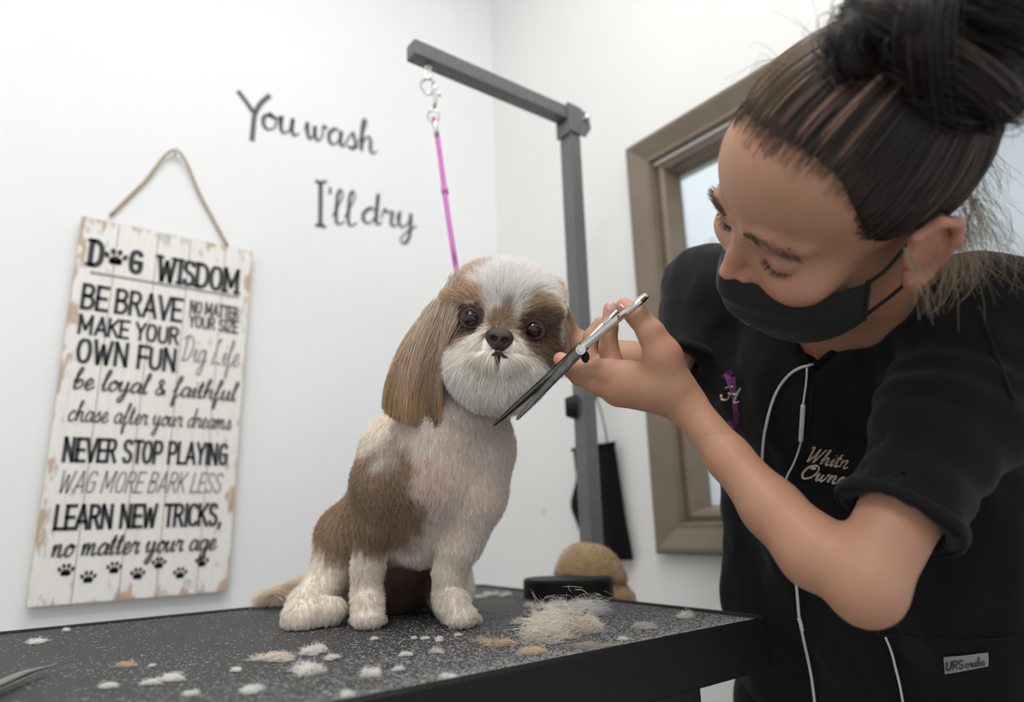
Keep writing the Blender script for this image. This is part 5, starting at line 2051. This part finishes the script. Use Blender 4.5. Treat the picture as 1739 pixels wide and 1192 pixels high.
on_cloth('embroidered_name', text_px('Whitn', CURS, (1366, 782), (1440, 794), 13, .45), .0027, M_thread)
on_cloth('embroidered_name', text_px('Own', CURS, (1357, 810), (1421, 821), 13, .45), .0027, M_thread)
on_cloth('embroidered_name', text_px('e', CURS, (1421, 821), (1436, 824), 13, .25), .0027, M_thread)
on_cloth('embroidered_emblem', [(np.array([(1236, 634), (1240, 642), (1246, 660)]), True), (np.array([(1229, 641), (1238, 636), (1246, 632)]), True), (np.array([(1248, 640), (1250, 670), (1253, 700), (1252, 722)]), True), (np.array([(1240, 714), (1248, 722), (1254, 716), (1255, 700)]), True)], .0085, M_purple, .0014, .1)
on_cloth('embroidered_initial', text_px('H', CURS, (1228, 677), (1262, 684), 13, .1), .0026, M_thread, .0042)
M_tab = mat('woven_tab', (.30, .29, .27), 0.8, bump=.5, bscale=900)
V, Fc = [], []
for j in range(5):
    for i in range(9):
        u_, v_ = i / 8, j / 4
        x = (1603 + 3 * v_) * (1 - u_) + 1678 * u_
        y = (1113 * (1 - u_) + 1106 * u_) * (1 - v_) + (1142 * (1 - u_) + 1129 * u_) * v_
        q = on_top(x, y, .0022)
        V.append(q if q is not None else P(x, y, .55))
for j in range(4):
    for i in range(8):
        Fc.append((j * 9 + i, j * 9 + i + 1, j * 9 + i + 10, j * 9 + i + 9))
tab = mesh_np('woven_tab', V, Fc, top, M_tab)
M_tabink = mat('tab_print', (.05, .05, .055), 0.8)
on_cloth('tab_lettering', text_px('URS', CAPS, (1609, 1135), (1637, 1131), 14, 0), .0016, M_tabink, .0030, 0)
on_cloth('tab_lettering', text_px('crubs', CURS, (1638, 1131), (1673, 1126), 7, 0), .0010, M_tabink, .0030, 0)

# ---- scrub trousers and shoes
hR_, hL_ = P(1370, 1190, .86), P(1700, 1200, .70)
TR = Body()
fR_, fL_ = np.array([.88, .55, .05]), np.array([.86, .20, .05])
TR.limb([hR_, hL_], [.085, .095], k=.04)
for h_, f_ in ((hR_, fR_), (hL_, fL_)):
    TR.limb([h_ - np.array([0, 0, .02]), (h_ + f_) / 2 + np.array([-.02, 0, 0]), f_], [.088, .066, .058], k=.03)
pV, pF = TR.mesh(.009, disp=lambda p: vnoise(p * np.array([1, 1, .4]), 22) * .012, relax=1)
mesh_np('scrub_trousers', pV, pF, person, M_scrub)
M_shoe = mat('shoe_rubber', (.03, .03, .032), .5)
for f_ in (fR_, fL_):
    SB = Body()
    SB.limb([f_ + np.array([.03, 0, -.005]), f_ + np.array([-.09, 0, -.012]), f_ + np.array([-.15, 0, -.016])], [.042, .040, .032], k=.02)
    SB.func(lambda p: p[..., 2] - .001, f_ - .25, np.array([f_[0] + .25, f_[1] + .25, .001]), k=.003, sub=True)
    v, f = SB.mesh(.006)
    mesh_np('shoe', v, f, person, M_shoe)

# ================================================================== shears in her hand
M_steel = mat('polished_steel', (.62, .60, .57), .18, 1.0, var=.12, vscale=60)
M_steel_d = mat('blade_steel', (.13, .127, .122), .25, 1.0, var=.3, vscale=120)
shears = thing('shears', tuple(P(985, 594, .635)), 'long steel grooming shears held open under the dog\'s cheek', 'shears')
piv = P(985, 594, .612)
tipA, tipB = P(877, 713, .612), P(838, 723, .690)
axs = unit(P(877, 713, .64) - P(1085, 508, .64))
perp = unit(np.cross(axs, _f))


def blade(tip, ringc, side, name):
    d = tip - piv
    o = _f * side
    pts = [piv - d * .05 + o, piv + d * .05 + o, piv + d * .35 + o * .8, piv + d * .75 + o * .5, piv + d * .96 + o * .3, tip + o * .2]
    v, f = tube_arrays(smooth_path(pts, 4), [.0050, .0054, .0044, .0030, .0017, .0006], 8, flat=(perp * .35 + _f * .94, .42))
    bl = mesh_np('blade', v, f, shears, M_steel_d)
    h = ringc - piv
    pts = [piv + o, piv + h * .25 + o, piv + h * .55 + o * .5, ringc - unit(h) * .014]
    v, f = tube_arrays(smooth_path(pts, 5), [.0048, .0040, .0034, .0036], 10)
    hd = mesh_np('handle', v, f, shears, M_steel)
    ring = [ringc + unit(h) * .0145 * math.cos(a) + unit(_f - (_f @ unit(h)) * unit(h)) * .0115 * math.sin(a) for a in np.linspace(0, 2 * math.pi, 28, endpoint=False)]
    v, f = tube_arrays(np.array(ring), .0033, 10, True)
    mesh_np('finger_ring', v, f, hd, M_steel)


blade(tipB, P(1074, 521, .600), .0012, 'far')
blade(tipA, P(1036, 540, .650), -.0012, 'near')
bm = bmesh.new()
add_cyl(bm, piv - _f * .0062, piv + _f * .0062, .0048, seg=20)
add_cyl(bm, piv - _f * .0075, piv - _f * .0062, .0030, seg=16)
bm_obj('pivot_screw', bm, M_steel, shears, bevel=.0006)
bm = bmesh.new()
add_ball(bm, P(994, 606, .620), (.004, .004, .006), None, 12, 8)
bm_obj('bumper', bm, M_edge, shears, smooth=True)

# ================================================================== earphone cable over her top
M_cable = mat('white_cable', (.62, .59, .54), .45)
cable = thing('earphone_cable', tuple(on_top(1300, 770, .003)), 'thin white earphone cable hanging over the front of the black scrub top', 'cable')
for pts, nm_, r_ in (([(1379, 622), (1362, 624), (1342, 637), (1322, 664), (1308, 700), (1300, 740), (1297, 785), (1302, 830)], 'wire', .0015),
                     ([(1372, 625), (1371, 650), (1368, 672), (1366, 690), (1362, 745), (1352, 778), (1338, 808), (1330, 850)], 'wire', .0011),
                     ([(1345, 930), (1352, 975), (1356, 1020), (1360, 1055), (1372, 1110), (1380, 1150), (1386, 1200)], 'wire', .0016),
                     ([(1506, 1080), (1516, 1110), (1526, 1150), (1536, 1200)], 'wire', .0013)):
    q = top_path(pts, .0022, 8)
    v, f = tube_arrays(q, r_, 8)
    mesh_np(nm_, v, f, cable, M_cable)
v, f = tube_arrays(top_path([(1367, 686), (1365, 715), (1362, 746)], .003), .0024, 10)
mesh_np('remote_control', v, f, cable, M_cable)
v, f = tube_arrays(top_path([(1359, 1048), (1362, 1058), (1364, 1068)], .003), .0022, 10)
mesh_np('cable_joint', v, f, cable, M_cable)

# ================================================================== clipped hair on the table
def tuft(x, y, wpx, hpx, colr, label, cat='hair tuft', group=None, n=None, seed=0, name='hair_tuft', dirx=0.6):
    """a loose bundle of cut hair; wpx/hpx its width and height in the photograph"""
    R2 = np.random.default_rng(seed + 100)
    c = on_plane(x, y, 2, TZ + .001)
    d = float((c - CAM) @ _f)
    s = d / FPX
    w, h = wpx * s, hpx * s
    n = int(1.8 * (n or int(80 + 7 * wpx)))
    gx = unit(np.array([_r[0], _r[1], 0]))
    gy = unit(np.array([_f[0], _f[1], 0]))
    nsub = 3 + seed % 4
    sub = R2.normal(0, .26, (nsub, 2))
    wt = R2.random(nsub) + .2
    pick = R2.choice(nsub, n, p=wt / wt.sum())
    sz = (.05 + .10 * R2.random(nsub))[pick][:, None]
    o = R2.normal(0, 1, (n, 3)) * sz
    o[:, :2] += sub[pick]
    o[:, 2] *= 1.6
    sdir = R2.normal(0, .8, (nsub, 2))[pick]
    ctr = c + o[:, :1] * w * gx + o[:, 1:2] * w * .8 * gy + np.abs(o[:, 2:3]) * h * 1.1 * np.array([0, 0, 1])
    a = R2.normal(0, 1, (n, 3)) * np.array([1.0, .9, .6 * min(1.6, 1.9 * h / w)]) + np.array([dirx, 0, 0])
    a[:, :2] += sdir
    di = unit(a[:, :1] * gx + a[:, 1:2] * gy + a[:, 2:3] * np.array([0, 0, 1]))
    small = wpx < 60
    if small:
        n2 = max(40, n // 2)
        ctr, di, n = ctr[:n2], di[:n2], n2
    L = w * ((.35 + .5 * R2.random((n, 1))) if small else (.12 + .2 * R2.random((n, 1))))
    bow = R2.normal(0, .35 if small else .5, (n, 3)) * L
    tt = np.linspace(-.5, .5, 6)
    pos = ctr[:, None] + di[:, None] * (L[:, None] * tt[None, :, None]) + bow[:, None] * (.25 - tt ** 2)[None, :, None]
    pos[..., 2] = np.maximum(pos[..., 2], TZ + .0006)
    col = np.asarray(colr) * (.8 + .4 * R2.random((n, 1)))
    o = hair_obj(name, pos, np.array([.00005, .00012, .00015, .00015, .00012, .00005]), np.clip(col, 0, .92), M_hair)
    return tag(o, label, cat, group)


WH, TN = (.86, .83, .79), (.66, .52, .38)
big = tuft(950, 1078, 118, 74, (.86, .78, .69), 'large fluffy clump of tan and white clipped hair by the table corner', n=2600, seed=1, name='hair_clump')
tuft(990, 1040, 78, 48, WH, 'fluffy white clump of clipped hair in front of the clamp plate', n=1100, seed=2, name='hair_clump')
tuft(848, 1092, 46, 12, TN, 'flat tan tuft of clipped hair beside the large clump', seed=3)
tuft(902, 1108, 50, 10, TN, 'flat tan tuft of clipped hair in front of the large clump', seed=4)
tuft(1000, 1100, 60, 10, (.5, .42, .34), 'thin brown scatter of hair at the tip of the large clump', seed=5)
tuft(1160, 1047, 28, 12, WH, 'white wisp of hair towards the table end near the person', seed=6)
tuft(1095, 1066, 30, 14, (.6, .58, .55), 'pale wisp of hair between the large clump and the table end', seed=7)
tuft(500, 1142, 46, 22, WH, 'round white tuft of clipped hair in front of the sitting dog', n=420, seed=8)
tuft(527, 1108, 44, 22, WH, 'white tuft with long upright strands in front of the dog\'s hind paw', seed=9)
tuft(458, 1118, 52, 10, (.80, .72, .62), 'cream tuft of hair lying left of the round white tuft', seed=10)
tuft(630, 1146, 32, 16, WH, 'white pointed tuft of hair near the table\'s front edge', seed=11)
tuft(404, 1139, 20, 7, WH, 'tiny white tuft next to the cream tuft of hair', seed=12)
tuft(267, 1155, 42, 9, WH, 'long flat white wisp of hair midway along the table', seed=13)
tuft(185, 1166, 26, 9, WH, 'small white tuft of hair nearest the lying shears', seed=14)
tuft(218, 1129, 30, 8, TN, 'small tan tuft of hair beyond the lying shears', seed=15)
tuft(63, 1090, 30, 5, WH, 'thin white wisp of hair at the table\'s back edge', seed=16)
tuft(112, 1071, 12, 8, WH, 'tiny white bit of hair on the far table rim', seed=17)
tuft(745, 1087, 14, 10, WH, 'tiny upright tuft of hair before the dog\'s front paws', seed=18)
tuft(742, 1108, 20, 12, (.7, .66, .62), 'greyish tuft of hair between the paws and the front edge', seed=19)
tuft(905, 1030, 30, 14, (.7, .68, .64), 'small pale wisp of hair between the paw and clamp plate', seed=20)
tuft(876, 1058, 26, 16, (.72, .70, .68), 'small grey-white wisp beside the dog\'s front paw', seed=21)
for i, (x, y, w, lb) in enumerate((
        (640, 1086, 18, 'tiny white wisp just in front of the paw under the long ear'),
        (705, 1084, 14, 'tiny white wisp of the pair between the two front paws, ear side'),
        (722, 1084, 16, 'tiny white wisp of the pair between the two front paws, shears side'),
        (780, 1079, 16, 'tiny white wisp right before the dog\'s paw nearest the clamp plate'),
        (258, 1131, 16, 'tiny white wisp beside the small tan tuft beyond the lying shears'),
        (695, 1112, 24, 'small white wisp straight below the gap between the front paws'),
        (680, 1136, 26, 'small white wisp beside the pointed tuft near the front edge'),
        (430, 1172, 40, 'broad white wisp at the picture\'s bottom, left of the round tuft'),
        (810, 1014, 26, 'white wisp at the back edge right behind the dog\'s paw'),
        (832, 1010, 30, 'middle white wisp of three along the back edge behind the dog'),
        (858, 1011, 26, 'white wisp at the back edge next to the clamp plate'),
        (1060, 1085, 18, 'small white wisp between the large clump and the front edge'),
        (1118, 1085, 12, 'tiny white wisp on the front edge nearest the table corner'),
        (560, 1118, 30, 'small white wisp beside the tuft with long upright strands'),
        (590, 1180, 34, 'white wisp on the front rim at the very bottom of the picture'),
        (760, 1150, 34, 'white wisp on the front rim below the greyish tuft'),
        (330, 1178, 30, 'white wisp at the picture\'s bottom, between the lying shears and the broad wisp'))):
    tuft(x, y, w * .75, w * .3, (.80, .78, .75), lb, group='small wisps of cut hair on the table', seed=40 + i)

# fine hair dust over the whole mat
n = 60000
ux = TX0 + .02 + (TX1 - TX0 - .04) * rng.random(n)
uy = TY0 + .012 + (TY1 - TY0 - .024) * rng.random(n) ** 1.6
keep = rng.random(n) < np.clip(.25 + .9 * np.exp(-((uy - .47) / .10) ** 2) * np.clip((ux + .05) / .4, .1, 1) + .9 * np.exp(-((ux - .46) / .16) ** 2 - ((uy - .56) / .09) ** 2) + .5 * (vnoise(np.stack([ux, uy, 0 * ux], 1), 14)), 0.04, 1)
ux, uy = ux[keep], uy[keep]
n = len(ux)
a = rng.random(n) * 6.283
L = .0008 + .0030 * rng.random(n) ** 3
st = np.stack([np.cos(a), np.sin(a), .12 * rng.random(n)], 1) * L[:, None]
base = np.stack([ux, uy, np.full(n, TZ + .0007)], 1)
pos = base[:, None] + st[:, None] * np.linspace(0, 1, 3)[None, :, None]
dust = hair_obj('hair_dust', pos, np.array([.00013, .00016, .00008]), np.array([.62, .60, .57]) * (.5 + .7 * rng.random((n, 1))), M_hair)
tag(dust, 'fine dust of cut dog hair spread over the black table mat', 'hair dust', kind='stuff')

# ================================================================== curved shears lying at the left of the table
t0, t1, t2 = on_plane(95, 1130, 2, TZ + .006), on_plane(48, 1144, 2, TZ + .007), on_plane(0, 1164, 2, TZ + .007)
dirv = unit(t2 - t1)
cs = thing('curved_shears', tuple(t2), 'curved steel shears lying flat on the black table mat', 'shears')
pv = t2 + dirv * .030
side_v = unit(np.cross(dirv, np.array([0, 0, 1.0])))
M_steel_m = mat('satin_steel', (.42, .42, .41), .38, 1.0)
for q, off in ((1, .0), (-1, .0)):
    z = np.array([0, 0, .0016 * q])
    pts = [t0 + z * .3, t1 + z + side_v * .0004 * q, t2 + z, pv + z]
    v, f = tube_arrays(smooth_path(pts, 6), [.0009, .0035, .0046, .0052], 8, flat=((0, 0, 1), .42))
    mesh_np('blade', v, f, cs, M_steel_m)
    ringc = pv + dirv * .085 + side_v * .022 * q - np.array([0, 0, .001])
    pts = [pv + z, pv + dirv * .035 + side_v * .006 * q + z, ringc - dirv * .012]
    v, f = tube_arrays(smooth_path(pts, 6), [.0045, .0034, .0030], 8)
    hd = mesh_np('handle', v, f, cs, M_steel_m)
    ring = np.array([ringc + dirv * .014 * math.cos(b) + side_v * .0115 * math.sin(b) for b in np.linspace(0, 6.283, 24, endpoint=False)])
    v, f = tube_arrays(ring, .0028, 8, True)
    mesh_np('finger_ring', v, f, hd, M_steel_m)
bm = bmesh.new()
add_cyl(bm, pv - np.array([0, 0, .004]), pv + np.array([0, 0, .005]), .004, seg=16)
bm_obj('pivot_screw', bm, M_steel, cs)
